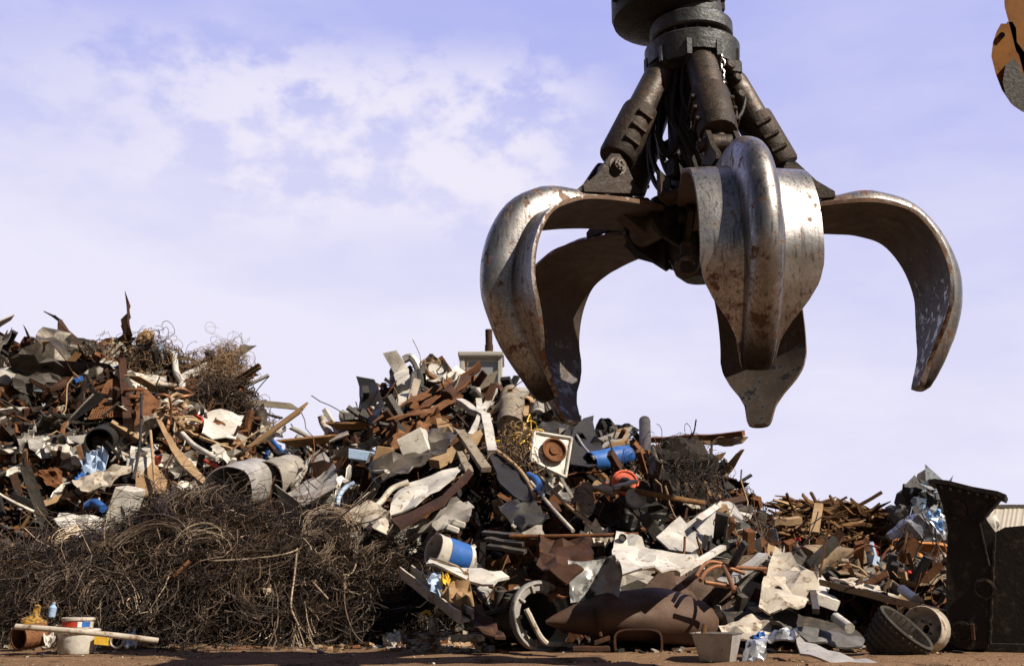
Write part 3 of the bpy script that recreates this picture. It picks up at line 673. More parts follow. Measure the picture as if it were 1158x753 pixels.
def wires(name, label, cat, pts, mts, nstr, r, spread, length, curl=.5, f=pt, ph=None, kind=None, straight=0.0):
    """a tangle: strands wander around the given centre points"""
    rr = random.Random(len(name)*7 + int(pts[0][0])); m = MB(); C_ = [f(q) for q in pts]
    for i in range(nstr):
        m.mi = rr.randrange(len(mts)); c = C_[rr.randrange(len(C_))]
        p = c + Vector((rr.gauss(0, spread), rr.gauss(0, spread*.5), rr.gauss(0, spread*.8)))
        d = Vector((rr.gauss(0, 1), rr.gauss(0, .6), rr.gauss(0, 1))).normalized(); ws = Vector((rr.gauss(0, 1), rr.gauss(0, 1), rr.gauss(0, 1))).normalized()
        L_ = length*rr.uniform(.5, 1.4); k = 10; q = [p]
        for j in range(k):
            d = (d + ws.cross(d)*curl*rr.uniform(.2, 1.2) + (c-p)*(.8 if (c-p).length > spread*1.6 else 0)).normalized(); p = p + d*L_/k; q.append(p.copy())
        m.tube(q, r*rr.uniform(.7, 1.3), 4, cap=False)
    o = m.build(name, list(mts), sharp=60); ref(pts, ph)
    return tag(o, label, cat, kind=kind)
# ================= left heap
chunk('scrap_lump', 'pale tan lump of scrap at the very peak of the left heap', 'scrap lump', (164, 384, -.05), (.13, .1, .14), 'carton')
pipe('bent_strap', 'bent white strap hanging like a hook near the top of the left heap', 'metal strap', [(190, 398, -.25), (197, 404, -.3), (199, 420, -.3), (206, 433, -.32), (203, 442, -.3)], .045, 'white_paint', ph='the hooked white strap')
beam('white_stick', 'upper of two white sticks crossing near the top of the left heap', 'stick', (203, 427, -.25), (240, 408, -.2), .06, .04, 'white_paint')
beam('white_stick', 'lower of two white sticks crossing near the top of the left heap', 'stick', (205, 431, -.28), (241, 414, -.24), .045, .03, 'cream_paint')
beam('white_stick', 'short bright stick lying above the two crossing white sticks', 'stick', (206, 402, -.1), (226, 411, -.1), .04, .04, 'white_paint')
pipe('cream_pipe', 'cream pipe lying level below the hooked white strap', 'pipe', [(167, 434, -.2), (186, 435, -.22), (206, 438, -.2)], .035, 'cream_paint')
beam('dark_bar', 'dark bar lying across the left heap just under its peak', 'metal bar', (140, 408, -.15), (168, 400, -.1), .12, .08, 'black_metal')
beam('dark_bar', 'thick dark post standing in front of the rusty grille', 'metal bar', (138, 408, -.35), (144, 475, -.45), .10, .08, 'rust_dark', ph='the dark post by the rusty grille')
gm = MB()
for i in range(15):
    a = i/14; gm.tube([pt((100+42*a, 474-4*a, -.2)), pt((122+18*a, 430-4*a, -.15))], .011, 5); gm.tube([pt((102+21*a, 474-44*a, -.2+.05*a)), pt((141+1*a, 470-40*a, -.2+.05*a))], .011, 5)
tag(gm.build('metal_grille', 'rust_orange', sharp=60), 'rusty orange expanded-metal grille leaning on the left heap', 'grille'); ref([(125, 452)], 'the rusty grille')
sheet('rust_plate', 'three-cornered rust-orange plate standing beside the rusty grille', 'metal plate', [(155, 436, -.3), (172, 445, -.32), (185, 458, -.3), (184, 466, -.3), (150, 482, -.35)], 'rust_orange', .03, .015, ph='the rust-orange plate')
cm = MB(); c0 = pt((150, 458, -.22))
cm.tube([c0 + Vector((.11*math.cos(a), .11*math.sin(a), -.2+.016*a)) for a in np.arange(0, 26, .45)], .022, 7)
tag(cm.build('coil_spring', 'rust_brown', sharp=60), 'rusty coil spring wedged behind the rust-orange plate', 'spring')
sheet('white_metal_sheet', 'dented white square panel near the right edge of the left heap', 'metal panel', [(229, 467, -.35), (247, 461, -.4), (255, 464, -.38), (274, 473, -.3), (267, 497, -.4), (229, 492, -.5)], 'white_paint', .06, .012, ph='the dented white square panel')
pipe('red_tube', 'thin bent red tube left of the dented white panel', 'tube', [(202, 459, -.4), (216, 466, -.4), (229, 474, -.42), (229, 483, -.42)], .018, 'red_paint', smooth=False, ph='the bent red tube')
beam('red_strip', 'short red strip below the dented white panel', 'strip', (231, 521, -.3), (248, 528, -.3), .04, .03, 'red_paint')
beam('dark_beam', 'dark brown beam sticking out of the right side of the left heap', 'beam', (243, 428, -.25), (281, 455, -.15), .12, .10, 'rust_dark', ph='the dark beam on the left heap')
wires('wire_loop', 'black wire ends looping from the tip of the dark brown beam', 'wire', [(277, 449, -.1)], ('hose_black',), 12, .010, .05, .5, 1.2)
wires('copper_tangle', 'tangle of copper brown tubes in the middle of the left heap', 'tube tangle', [(193, 470, -.4), (196, 484, -.4), (205, 478, -.4)], ('copper_pipe', 'wood_tan'), 26, .016, .10, .6, .9, ph='the copper tube tangle', kind='stuff')
sheet('plank_blade', 'long pale plank tapering down to a point over the wire tangle', 'plank', [(175, 470, -.6), (179, 470, -.6), (200, 505, -.65), (222, 528, -.7), (238, 549, -.7), (230, 547, -.72), (205, 526, -.72), (193, 508, -.66)], 'wood_tan', .015, .02, ph='the long pointed plank')
pipe('dark_rod', 'thin dark rod standing upright in the left heap', 'rod', [(160, 446, -.6), (159, 490, -.65), (155, 522, -.7), (150, 542, -.7)], .018, 'black_metal')
pipe('pale_rod', 'thin pale rod standing right of the dark upright rod', 'rod', [(170, 487, -.65), (173, 520, -.7), (176, 556, -.7)], .017, 'wood_tan')
sheet('brown_sheet', 'brown panel leaning above the wire tangle', 'panel', [(158, 515, -.5), (190, 520, -.45), (186, 558, -.6), (150, 562, -.65)], 'carton', .03, .02, ph='the leaning brown panel')
sheet('white_metal_sheet', 'white panel standing left of the leaning brown panel', 'metal panel', [(146, 494, -.45), (178, 494, -.4), (171, 520, -.5), (158, 540, -.55), (143, 526, -.5)], 'white_paint', .045, .012, ph='the standing white panel')
sheet('plastic_sack', 'crumpled clear and blue plastic sack on the left heap', 'sack', [(95, 515, -.4), (108, 507, -.45), (125, 522, -.45), (118, 540, -.5), (92, 543, -.5)], 'pale_blue', .11, .01, 12, ph='the crumpled blue sack', fold=4)
sheet('blue_rag', 'bright blue rag below the crumpled plastic sack', 'rag', [(88, 534, -.55), (100, 531, -.55), (101, 543, -.58), (86, 545, -.58)], 'blue_paint', .06, .01)
sheet('white_sheet', 'rolled dirty white sheet above the left end of the wire tangle', 'metal sheet', [(60, 590, -1.0), (66, 576, -.9), (98, 583, -.95), (126, 592, -1.05), (141, 608, -1.15), (120, 616, -1.2), (96, 623, -1.2), (82, 612, -1.1)], 'white_paint', .07, .012, 11, ph='the rolled white sheet', sag=.02)
sheet('crushed_sheet', 'crushed pale panel lying under the plastic sack', 'metal panel', [(82, 545, -.6), (112, 534, -.6), (150, 524, -.65), (150, 532, -.65), (124, 548, -.7), (92, 556, -.7)], 'cream_paint', .07, .012, ph='the crushed pale panel')
m = MB(); a_, b_, c_ = wpt((140, 575, .25)), (0, 0, 0), (0, 0, 0); m.bevbox(a_, (.09, .02, -.02), (.02, .12, .02), (.06, -.02, .20), .12)
tag(m.build('white_box', 'white_paint'), 'white tin box tilted above the wire tangle', 'box'); ref([(140, 575)], 'the tilted white box')
pipe('blue_hose', 'blue hose end beside the tilted white box', 'hose', [(97, 572, -.75), (107, 568, -.8), (117, 575, -.85)], .045, 'blue_paint')
m = MB(); drum3(m, pt((112, 500, -.45)), pt((124, 492, .2)), .17); tag(m.build('dark_barrel', 'black_metal'), 'dark barrel lying with its black mouth open on the left heap', 'barrel'); ref([(112, 500)], 'the dark barrel mouth')
pipe('white_pipe', 'white pipe curving below the bent red tube', 'pipe', [(206, 490, -.5), (219, 503, -.55), (234, 512, -.6), (246, 519, -.6)], .03, 'white_paint')
beam('tan_strip', 'upper thin tan strip under the dented white panel', 'strip', (226, 494, -.45), (262, 508, -.4), .04, .03, 'wood_tan')
beam('tan_strip', 'lower thin tan strip reaching the right edge of the left heap', 'strip', (246, 504, -.45), (291, 495, -.2), .05, .03, 'wood_tan')
sheet('white_strap', 'bent white strap above the two grey drums', 'strap', [(238, 505, -.5), (246, 503, -.5), (261, 519, -.52), (257, 524, -.55), (245, 515, -.55)], 'white_paint', .03, .012)
wires('wire_netting', 'ball of brown wire netting sticking up on the left heap', 'wire netting', [(245, 412, -.1), (252, 420, -.15), (258, 416, 0), (238, 426, -.2)], ('net_tan', 'wire_brown'), 420, .0035, .13, .6, .8, ph='the ball of wire netting', kind='stuff')
wires('wire_netting', 'loose pale wire mesh at the top right of the left heap', 'wire netting', [(258, 402, .0), (264, 418, .0), (262, 430, .0), (250, 398, .05)], ('net_tan', 'wire_light'), 220, .0028, .10, .5, .8, kind='stuff')
wires('brown_fibre', 'brown fibre hanging down the right flank of the left heap', 'fibre', [(262, 448, -.15), (270, 462, -.1), (252, 442, -.2), (235, 442, -.2), (224, 450, -.2)], ('wire_brown', 'wire_dark'), 420, .004, .13, .5, .8, kind='stuff')
wires('wire_netting', 'small tuft of wire on the low right end of the left heap', 'wire netting', [(284, 478, .1), (292, 482, .1)], ('net_tan', 'wire_brown'), 90, .0045, .10, .6, 1., kind='stuff')
wires('brown_fibre', 'brown fibre mat covering the peak of the left heap', 'fibre', [(170, 392, -.1), (184, 402, -.1), (205, 412, -.1), (160, 410, -.2), (120, 400, -.1)], ('wire_brown', 'wire_dark', 'net_tan'), 420, .004, .13, .5, .8, kind='stuff')
# grey drums between the heaps
m = MB(); drum3(m, pt((256, 556, -.75)), pt((291, 543, -.45)), .27, ribs=1, dent=.04); tag(m.build('steel_drum', 'galvanised', sharp=40), 'pale steel drum half sunk behind the wire tangle, left of its twin', 'drum'); ref([(268, 545)], 'the left steel drum')
m = MB(); drum3(m, pt((300, 546, -.70)), pt((330, 536, -.40)), .25, ribs=1, dent=.04); tag(m.build('steel_drum', 'grey_paint', sharp=40), 'grey steel drum lying right of the paler drum behind the wire tangle', 'drum'); ref([(310, 540)], 'the right steel drum')
pipe('bent_tube', 'bent bright blue tube frame in the gap between the two heaps', 'tube frame', [(301, 516, -.2), (305, 502, -.2), (309, 499, -.2), (320, 512, -.2), (327, 520, -.2)], .03, 'blue_paint', smooth=False, ph='the blue tube frame')
pipe('bent_tube', 'dark blue bar right of the bright blue tube frame', 'tube frame', [(320, 512, -.1), (333, 502, -.1), (343, 503, -.1), (348, 515, -.1)], .028, 'dark_grey', smooth=False)
beam('blue_bar', 'short blue bar under the dark blue bar', 'bar', (322, 510, -.3), (334, 521, -.3), .04, .03, 'blue_paint')
# ================= main heap, left part
sheet('white_bracket', 'white angular bracket folded into a peak', 'bracket', [(350, 534, -.4), (352, 518, -.35), (366, 510, -.35), (379, 529, -.4), (396, 545, -.45), (390, 547, -.45), (372, 532, -.42), (364, 519, -.38), (357, 533, -.42)], 'white_paint', .015, .03, ph='the folded white bracket')
sheet('white_channel', 'white boxy channel panel lying above the wire tangle', 'panel', [(321, 559, -.55), (345, 545, -.5), (381, 530, -.5), (383, 548, -.65), (345, 566, -.7)], 'white_paint', .03, .05, ph='the white channel panel')
sheet('pale_sheet', 'rust-edged lower flange of pale sheet under the white channel', 'panel', [(330, 565, -.66), (382, 545, -.7), (381, 552, -.75), (342, 572, -.75)], 'cream_paint', .03, .02)
pipe('blue_pipe', 'curved pale blue pipe beside the white channel panel', 'pipe', [(381, 572, -.6), (384, 560, -.6), (391, 551, -.6), (401, 546, -.55)], .026, 'pale_blue', ph='the curved pale blue pipe')
pipe('cream_horn', 'cream curved horn-like pipe end standing at the left edge of the main heap', 'pipe', [(363, 470, -.1), (366, 480, -.1), (373, 490, -.1)], [.05]*14+[.03], 'cream_paint', ph='the cream horn')
sheet('cream_strip', 'cream strip lying level beside the cream horn', 'strip', [(369, 494, -.25), (393, 487, -.2), (394, 491, -.22), (371, 500, -.3)], 'cream_paint', .01, .02)
sheet('dark_board', 'dark board standing on edge on the left slope of the main heap', 'board', [(413, 442, -.2), (430, 440, -.2), (437, 466, -.25), (424, 482, -.3), (408, 474, -.3)], 'black_metal', .05, .03, ph='the dark board on edge')
sheet('curled_sheet', 'white curled sheet standing tall on top of the main heap', 'metal sheet', [(433, 399, -.25), (448, 395, -.3), (456, 408, -.3), (463, 420, -.32), (465, 438, -.35), (455, 452, -.4), (445, 463, -.4), (449, 440, -.35), (446, 422, -.3)], 'white_paint', .05, .015, 11, ph='the tall curled white sheet')
sheet('curled_sheet', 'grey curled strip behind the tall curled white sheet', 'metal sheet', [(440, 420, -.05), (450, 403, 0), (458, 415, 0), (452, 440, -.1), (442, 445, -.1)], 'dark_grey', .06, .015)
pipe('curled_tube', 'crumpled pale duct bending over beside the tall curled white sheet', 'duct', [(456, 407, 0), (464, 404, 0), (470, 410, 0), (474, 420, 0)], .055, 'galvanised', n=7)
sheet('carton_heap', 'tan crumpled sheet at the top of the main heap', 'sheet', [(474, 408, -.05), (486, 403, 0), (502, 410, 0), (500, 418, -.1), (480, 420, -.1)], 'cloth_tan', .07, .02, ph='the tan crumpled sheet on top')
sheet('white_scrap', 'white crumpled sheet scrap in front of the tan sheet on top', 'sheet', [(477, 421, -.2), (492, 413, -.2), (510, 420, -.2), (504, 428, -.25), (484, 432, -.25)], 'white_paint', .07, .012)
sheet('white_scrap', 'white torn sheet scrap left of the machine cab behind the heap', 'sheet', [(504, 424, -.1), (516, 416, -.05), (532, 424, -.1), (528, 433, -.2), (510, 433, -.2)], 'white_paint', .06, .012)
for q in (((423, 484, -.25), (509, 429, -.15), .13, 'rust_orange', 'uppermost of three long rusty strips below the top of the main heap'), ((431, 490, -.3), (505, 440, -.25), .11, 'rust_brown', 'middle one of three long rusty strips below the top of the main heap'), ((440, 492, -.35), (520, 446, -.3), .10, 'rust_orange', 'lowest of three long rusty strips below the top of the main heap')):
    A, B = q[0], q[1]; w_ = q[2]*45
    sheet('rusty_strip', q[4], 'metal strip', [A, ((A[0]*2+B[0])/3, (A[1]*2+B[1])/3 - w_*.7, A[2]), ((A[0]+2*B[0])/3, (A[1]+2*B[1])/3 - w_, B[2]), (B[0], B[1]-w_*.3, B[2]), (B[0]+4, B[1]+w_*.5, B[2]-.1), ((A[0]+B[0])/2, (A[1]+B[1])/2+w_*.45, A[2]-.08)], q[3], .035, .015, group='long rusty strips of the main heap')
ref([(468, 458)], 'the long rusty strips')
pipe('rolled_mat', 'dark brown rolled mat near the top of the main heap', 'roll', [(503, 451, -.2), (514, 441, -.2), (528, 432, -.2)], .10, 'rust_dark', n=12, ph='the rolled dark mat')
sheet('rust_cloth', 'stiff rust-brown crumpled sheet in the middle of the left slope', 'metal sheet', [(433, 501, -.4), (443, 488, -.35), (470, 481, -.3), (484, 470, -.3), (494, 468, -.28), (513, 487, -.35), (500, 496, -.4), (470, 500, -.45), (446, 506, -.5)], 'rust_orange', .09, .012, 12, ph='the rust-brown crumpled sheet')
sheet('tan_sheet', 'light tan torn sheet lying right of the rust-brown crumpled sheet', 'sheet', [(492, 473, -.42), (506, 475, -.4), (513, 488, -.42), (498, 494, -.48)], 'carton', .04, .012)
sheet('oily_sheet', 'large dark oily sheet draped across the left slope of the main heap', 'metal sheet', [(413, 527, -.5), (420, 518, -.45), (450, 515, -.45), (481, 493, -.4), (500, 492, -.4), (524, 501, -.4), (505, 512, -.5), (481, 520, -.55), (452, 538, -.65), (424, 545, -.65)], 'oily_sheet', .09, .012, 13, ph='the dark oily sheet')
m = MB(); m.bevbox(pt((470, 504, -.5)), (.13, 0, .07), (.02, .1, 0), (-.05, 0, .12), .1); tag(m.build('white_box', 'white_paint'), 'small white box sitting on the dark oily sheet', 'box'); ref([(470, 504)], 'the small white box')
m = MB(); m.bevbox(pt((433, 517, -.6)), (.085, 0, -.01), (0, .09, 0), (.03, 0, .1), .08); tag(m.build('wood_block', 'carton'), 'tan wooden block beside the dark oily sheet', 'block'); ref([(433, 517)], 'the tan block')
m = MB(); m.bevbox(pt((411, 516, -.5)), (.15, .02, -.02), (0, .1, 0), (0, 0, .055), .15); tag(m.build('blue_casing', 'pale_blue'), 'pale blue and white casing on the left slope', 'casing')
beam('timber_beam', 'long light timber beam running up the middle of the main heap', 'timber', (491, 523, -.5), (551, 488, -.5), .13, .09, 'wood_tan', ph='the light timber beam')
beam('grey_plank', 'grey weathered plank slanting down across the light timber', 'plank', (520, 488, -.65), (550, 531, -.8), .10, .05, 'wood_grey', ph='the slanting grey plank')
beam('grey_plank', 'short grey plank stub left of the slanting grey plank', 'plank', (521, 512, -.6), (531, 535, -.7), .08, .04, 'wood_grey')
sheet('car_hood', 'large pale car panel lying low on the left slope of the main heap', 'car panel', [(440, 583, -.9), (446, 562, -.75), (462, 545, -.65), (500, 532, -.6), (527, 525, -.6), (514, 541, -.7), (497, 556, -.8), (470, 575, -.9)], 'white_paint', .05, .015, 13, ph='the large pale car panel')
sheet('trim_strip', 'dark strip with a white rim running along the large pale car panel', 'strip', [(442, 588, -1.0), (500, 560, -.95), (530, 530, -.75), (534, 534, -.8), (502, 570, -1.0), (452, 597, -1.1)], 'rust_dark', .02, .03)
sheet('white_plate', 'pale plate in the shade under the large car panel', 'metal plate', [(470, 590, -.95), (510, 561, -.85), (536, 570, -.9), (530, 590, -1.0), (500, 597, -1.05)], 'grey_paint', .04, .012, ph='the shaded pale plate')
pipe('cream_strip', 'curved cream strip above the end of the wire tangle', 'strip', [(420, 577, -.8), (432, 566, -.75), (443, 553, -.7), (462, 545, -.7)], .03, 'cream_paint')
pipe('pale_rod', 'thin pale rod standing out over the wire tangle', 'rod', [(389, 583, -.8), (424, 551, -.75)], .014, 'cream_paint')
sheet('white_lump', 'crumpled white sheet low above the end of the wire tangle', 'sheet', [(400, 588, -.9), (420, 572, -.85), (440, 578, -.85), (446, 596, -1.0), (425, 604, -1.05)], 'cream_paint', .08, .012, ph='the crumpled sheet above the wire')
# white sticks cross
for a, b, w_, lb in (((540, 441, -.35), (543, 467, -.4), .055, 'short upright white stick in the bundle under the cab'), ((560, 441, -.35), (546, 465, -.4), .05, 'white stick leaning right in the bundle under the cab'), ((519, 454, -.35), (551, 473, -.45), .07, 'thick white bar pointing left in the bundle under the cab'), ((543, 470, -.4), (532, 494, -.45), .045, 'white stick pointing down left in the bundle under the cab')):
    beam('white_bar', lb, 'bar', a, b, w_*1.3, w_, 'white_paint')
beam('white_bar', 'thick white post leaning below the bundle of white sticks', 'bar', (549, 469, -.5), (557, 513, -.65), .10, .07, 'white_paint', ph='the thick white post')
sheet('black_sheet', 'black sheet with a light wooden edge below the thick white post', 'sheet', [(553, 516, -.7), (562, 511, -.68), (590, 535, -.75), (603, 562, -.85), (590, 568, -.9), (566, 545, -.85)], 'black_metal', .03, .03, ph='the black sheet with a light edge')
pipe('wood_batten', 'light wooden batten along the black sheet', 'batten', [(562, 510, -.75), (583, 527, -.8), (596, 543, -.85), (605, 561, -.9)], .022, 'wood_tan')
m = MB(); drum3(m, pt((578, 448, -.25)), pt((577, 482, -.35)), .15, ribs=3, n=14, dent=.05); tag(m.build('stump', 'wood_grey'), 'grey stump-like roll standing under the left claw', 'stump'); ref([(578, 465)], 'the grey stump')
sheet('tan_board', 'tan board behind the grey stump', 'board', [(566, 436, -.1), (602, 444, -.1), (606, 470, -.2), (590, 490, -.25), (588, 456, -.15)], 'wood_tan', .04, .03)
m = MB(); drum3(m, pt((594, 456, -.3)), pt((600, 452, .2)), .075, n=16, ribs=0); tag(m.build('log_end', 'wood_tan'), 'sawn round log end beside the grey stump', 'log')
for a, b, lb in (((608, 470, -.35), (611, 445, -.25), 'left one of two dull grey cones under the left claw'), ((623, 468, -.35), (617, 442, -.25), 'right one of two dull grey cones under the left claw')):
    m = MB(); A, B = pt(a), pt(b); m.lathe(A, B-A, [(0, .001), (0, .085), (.08, .085), ((B-A).length, .03), ((B-A).length, .001)], 16); tag(m.build('metal_cone', 'grey_paint'), lb, 'cone')
wires('yellow_sprig', 'sprig of yellow cable ends hanging by the white machine panel', 'cable', [(592, 490, -.6), (596, 500, -.65), (589, 505, -.65)], ('yellow_plastic', 'wood_tan'), 46, .007, .07, .4, .7, ph='the yellow cable sprig', kind='stuff')
wires('brown_fibre', 'brown wiry fibre hanging left of the white machine panel', 'fibre', [(583, 498, -.45), (586, 515, -.5), (578, 520, -.5), (590, 532, -.5)], ('wire_brown', 'wire_dark', 'net_tan'), 300, .0035, .08, .5, .8, kind='stuff')
# appliance panel with the round rusty port
wm = empty('appliance_front', pt((622, 512, -.75)), 'white washing machine panel with a round rusty port', 'machine panel'); ref([(622, 512)], 'the white machine panel')
wy = hY(622, 512) - .95; A = [P(604, 489, wy), P(646, 496, wy + .12), P(639, 540, wy - .05), P(600, 521, wy - .12)]; wm['_o'] = tuple(pt((622, 512, -.75)))
nn = (A[1]-A[0]).cross(A[2]-A[1]).normalized()
if nn.y > 0: nn = -nn
m = MB(); sheet3(m, A, .006, .03, 10); m.build('panel', 'white_paint', wm)
m = MB()
for i in range(4): m.tube([A[i] + nn*.012, A[(i+1) % 4] + nn*.012], .018, 6)
m.build('rim', 'white_paint', wm)
m = MB(); m.lathe(P(625, 511, wy) + nn*.02, nn, [(-.02, .001), (-.02, .12), (.03, .135), (.045, .13), (.045, .115), (.015, .10), (.01, .05), (.03, .045), (.032, .001)], 26); m.build('port', 'rust_brown', wm)
sheet('black_tarp', 'black crumpled sheet under the tip of the rear left claw', 'sheet', [(603, 486, -.5), (628, 477, -.4), (650, 470, -.35), (668, 490, -.4), (664, 500, -.45), (640, 492, -.55)], 'black_metal', .08, .012, 12, ph='the black crumpled sheet')
sheet('black_tarp', 'black folded sheet sloping right of the white machine panel', 'sheet', [(648, 492, -.5), (668, 488, -.4), (682, 515, -.45), (664, 534, -.6), (646, 520, -.6)], 'black_metal', .08, .012)
pipe('pale_rod', 'pale curved rod right of the white machine panel', 'rod', [(652, 492, -.7), (660, 505, -.7), (672, 518, -.7)], .016, 'galvanised')
pipe('blue_hose', 'bent blue hose below the white machine panel', 'hose', [(597, 537, -.85), (606, 542, -.88), (610, 550, -.9), (606, 557, -.92)], .035, 'blue_paint', ph='the bent blue hose')
# ================= main heap, right part
sheet('jagged_sheet', 'black jagged sheet on the crest under the grapple', 'sheet', [(670, 488, 0), (678, 474, .05), (684, 473, .05), (700, 480, .05), (722, 484, .05), (706, 490, -.05), (690, 494, -.1)], 'black_metal', .07, .02)
for k_, (a, b, lb) in enumerate((((664, 503, -.2), (716, 484, -.05), 'upper grey slat on the crest'), ((668, 509, -.25), (716, 490, -.1), 'lower grey slat on the crest'))): beam('grey_batten', lb + ' beside the blue drum', 'slat', a, b, .08, .03, 'grey_paint')
m = MB(); drum3(m, pt((730, 515, -.25)), pt((729, 476, -.05)), .068, ribs=0, n=16); tag(m.build('grey_post', 'dark_grey'), 'short grey pipe post standing upright on the crest', 'post'); ref([(730, 495)], 'the grey pipe post')
sheet('tan_scrap', 'tan crumpled sheet between the grey slats and the grey post', 'sheet', [(686, 508, -.25), (696, 494, -.2), (709, 492, -.2), (712, 504, -.25), (700, 510, -.3)], 'carton', .07, .015)
m = MB(); drum3(m, pt((667, 522, -.45)), pt((711, 514, -.35)), .105, ribs=2, dent=.03); tag(m.build('blue_drum', 'blue_paint', sharp=45), 'glossy blue drum lying on its side below the crest', 'drum'); ref([(690, 518)], 'the blue drum')
dsc = empty('round_lid', pt((707, 546, -.8)), 'orange-red round lid facing out of the heap below the blue drum', 'lid'); dsc['_o'] = tuple(pt((707, 546, -.8))); ref([(707, 546)], 'the orange-red lid')
dn = Vector((.15, -.93, .3)).normalized(); c = pt((707, 546, -.8))
m = MB(); m.lathe(c, dn, [(-.05, .001), (-.05, .125), (.0, .135), (.02, .13), (.02, .115), (.008, .105), (.008, .001)], 28); m.build('lid', 'orange_red', dsc)
m = MB(); m.lathe(c, dn, [(.006, .06), (.02, .055), (.02, .03), (.012, .001)], 18); m.build('hub_cap', 'dark_grey', dsc)
pipe('brown_pole', 'long brown pole slanting down past the orange-red lid', 'pole', [(694, 550, -.95), (744, 560, -.9), (796, 569, -.7)], .028, 'wood_brown', ph='the long brown pole')
sheet('tan_bracket', 'tan jagged bracket left of the orange-red lid', 'bracket', [(664, 550, -.8), (675, 543, -.8), (690, 549, -.85), (705, 551, -.88), (692, 556, -.9), (676, 552, -.88)], 'wood_tan', .03, .03)
beam('white_stick', 'white stick crossing the orange-red lid', 'stick', (694, 551, -1.0), (720, 544, -.98), .05, .035, 'cream_paint')
beam('rust_beam', 'long rusty beam jutting out level to the right at the crest', 'beam', (737, 496, -.3), (841, 491, .1), .10, .06, 'rust_brown', ph='the long rusty beam at the crest')
sheet('tan_sheet', 'tan torn sheet hanging under the right end of the rusty beam', 'sheet', [(779, 497, .0), (815, 496, .1), (846, 494, .15), (842, 503, .1), (820, 506, .05), (795, 502, 0)], 'carton', .04, .015)
sheet('tan_post', 'tan board standing at a slant at the right edge of the main heap', 'board', [(806, 548, -.15), (812, 535, -.1), (838, 508, .05), (842, 508, .05), (828, 532, -.02), (815, 545, -.1)], 'wood_tan', .015, .03, ph='the slanting tan board')
pipe('dark_rod', 'left of two dark rods standing below the rusty beam', 'rod', [(794, 510, -.3), (796, 545, -.35)], .013, 'black_metal'); pipe('dark_rod', 'right of two dark rods standing below the rusty beam', 'rod', [(805, 498, -.2), (803, 552, -.3)], .015, 'black_metal')
chunk('crushed_block', 'dark crushed block of matted scrap filling the right shoulder of the main heap', 'crushed block', (772, 536, .05), (.50, .34, .36), 'mat_black', ph='the dark crushed block', jag=.3)
wires('mesh_bale', 'dark wires matted over the crushed block on the right shoulder', 'wire', [(750, 530, -.15), (770, 522, -.1), (775, 545, -.2), (795, 532, -.1), (755, 552, -.25), (785, 554, -.25)], ('wire_dark', 'hose_black', 'wire_brown'), 420, .003, .15, .55, .6, kind='stuff')
for pts_, lb in (([(738, 520, -.4), (748, 512, -.35), (762, 510, -.35), (780, 505, -.3), (782, 511, -.32), (765, 518, -.4), (746, 524, -.45)], 'shiny foil scrap draped over the left top of the dark mesh bale'), ([(784, 522, -.35), (796, 518, -.3), (808, 523, -.28), (804, 532, -.32), (790, 536, -.38)], 'shiny foil scrap stuck on the right side of the dark mesh bale')):
    sheet('foil_scrap', lb, 'foil', pts_, 'foil_silver', .08, .01, 12, fold=4)
sheet('black_shard', 'black pointed shard sticking out at the right edge of the main heap', 'shard', [(806, 556, -.2), (822, 543, -.1), (832, 552, -.05), (818, 554, -.12)], 'black_metal', .02, .02)
sheet('car_bonnet', 'grey bent bonnet with a white rim at the right edge of the main heap', 'car bonnet', [(757, 592, -.75), (775, 577, -.6), (786, 582, -.6), (814, 568, -.35), (849, 582, -.2), (845, 590, -.3), (803, 604, -.7), (780, 598, -.75)], 'galvanised', .05, .015, 13, ph='the bent grey bonnet')
sheet('trim_strip', 'pale rim plate lying along the bent grey bonnet', 'metal strip', [(788, 585, -.7), (814, 566, -.45), (849, 581, -.28), (848, 585, -.3), (815, 573, -.5), (794, 588, -.72)], 'white_paint', .01, .02)
wires('wire_brush', 'loose dark wires sticking up right of the bent bonnet', 'wire', [(836, 572, .1), (846, 585, .1), (856, 596, .1), (850, 606, 0)], ('wire_dark', 'wire_brown'), 120, .004, .12, .5, .9, kind='stuff')
m = MB(); c = pt((719, 563, -.8)); m.lathe(c, Vector((.2, -.9, .35)), [(-.06, .001), (-.06, .08), (.0, .1), (.015, .095), (.0, .07), (.01, .001)], 24); tag(m.build('metal_disc', 'grey_paint'), 'dull grey disc just below the orange-red lid', 'disc')
sheet('rag', 'dark ragged cloth left of the orange-red lid', 'rag', [(648, 558, -.75), (664, 548, -.7), (672, 570, -.75), (664, 592, -.85), (648, 588, -.9)], 'cloth_tan', .1, .012, 12, fold=4, ph='the ragged cloth')
sheet('glove_rag', 'pale crumpled cloth like an old glove above the white sheet with a hole', 'rag', [(654, 604, -.9), (664, 590, -.85), (676, 592, -.85), (694, 607, -.95), (684, 618, -1), (668, 612, -1)], 'cream_paint', .09, .015, 12, fold=4, ph='the pale glove-like rag')
pipe('rust_rod', 'long straight rusty rod lying level across the middle of the heap', 'rod', [(576, 606, -1.1), (640, 606, -1.1), (722, 604, -1.1)], .018, 'rust_brown', ph='the level rusty rod')
sheet('grey_dome', 'curved grey disc plate half hidden above the level rusty rod', 'plate', [(578, 596, -.9), (586, 583, -.85), (600, 582, -.85), (613, 592, -.9), (616, 602, -.95), (590, 602, -.95)], 'grey_paint', .03, .02, sag=.03, ph='the curved grey plate')
for k_, lb in enumerate(('upper', 'middle', 'lower')):
    beam('dark_batten', lb + ' one of three dark slats left of the level rusty rod', 'slat', (546+3*k_, 602+8*k_, -1.0), (590+2*k_, 606+9*k_, -1.0), .07, .03, 'dark_grey')
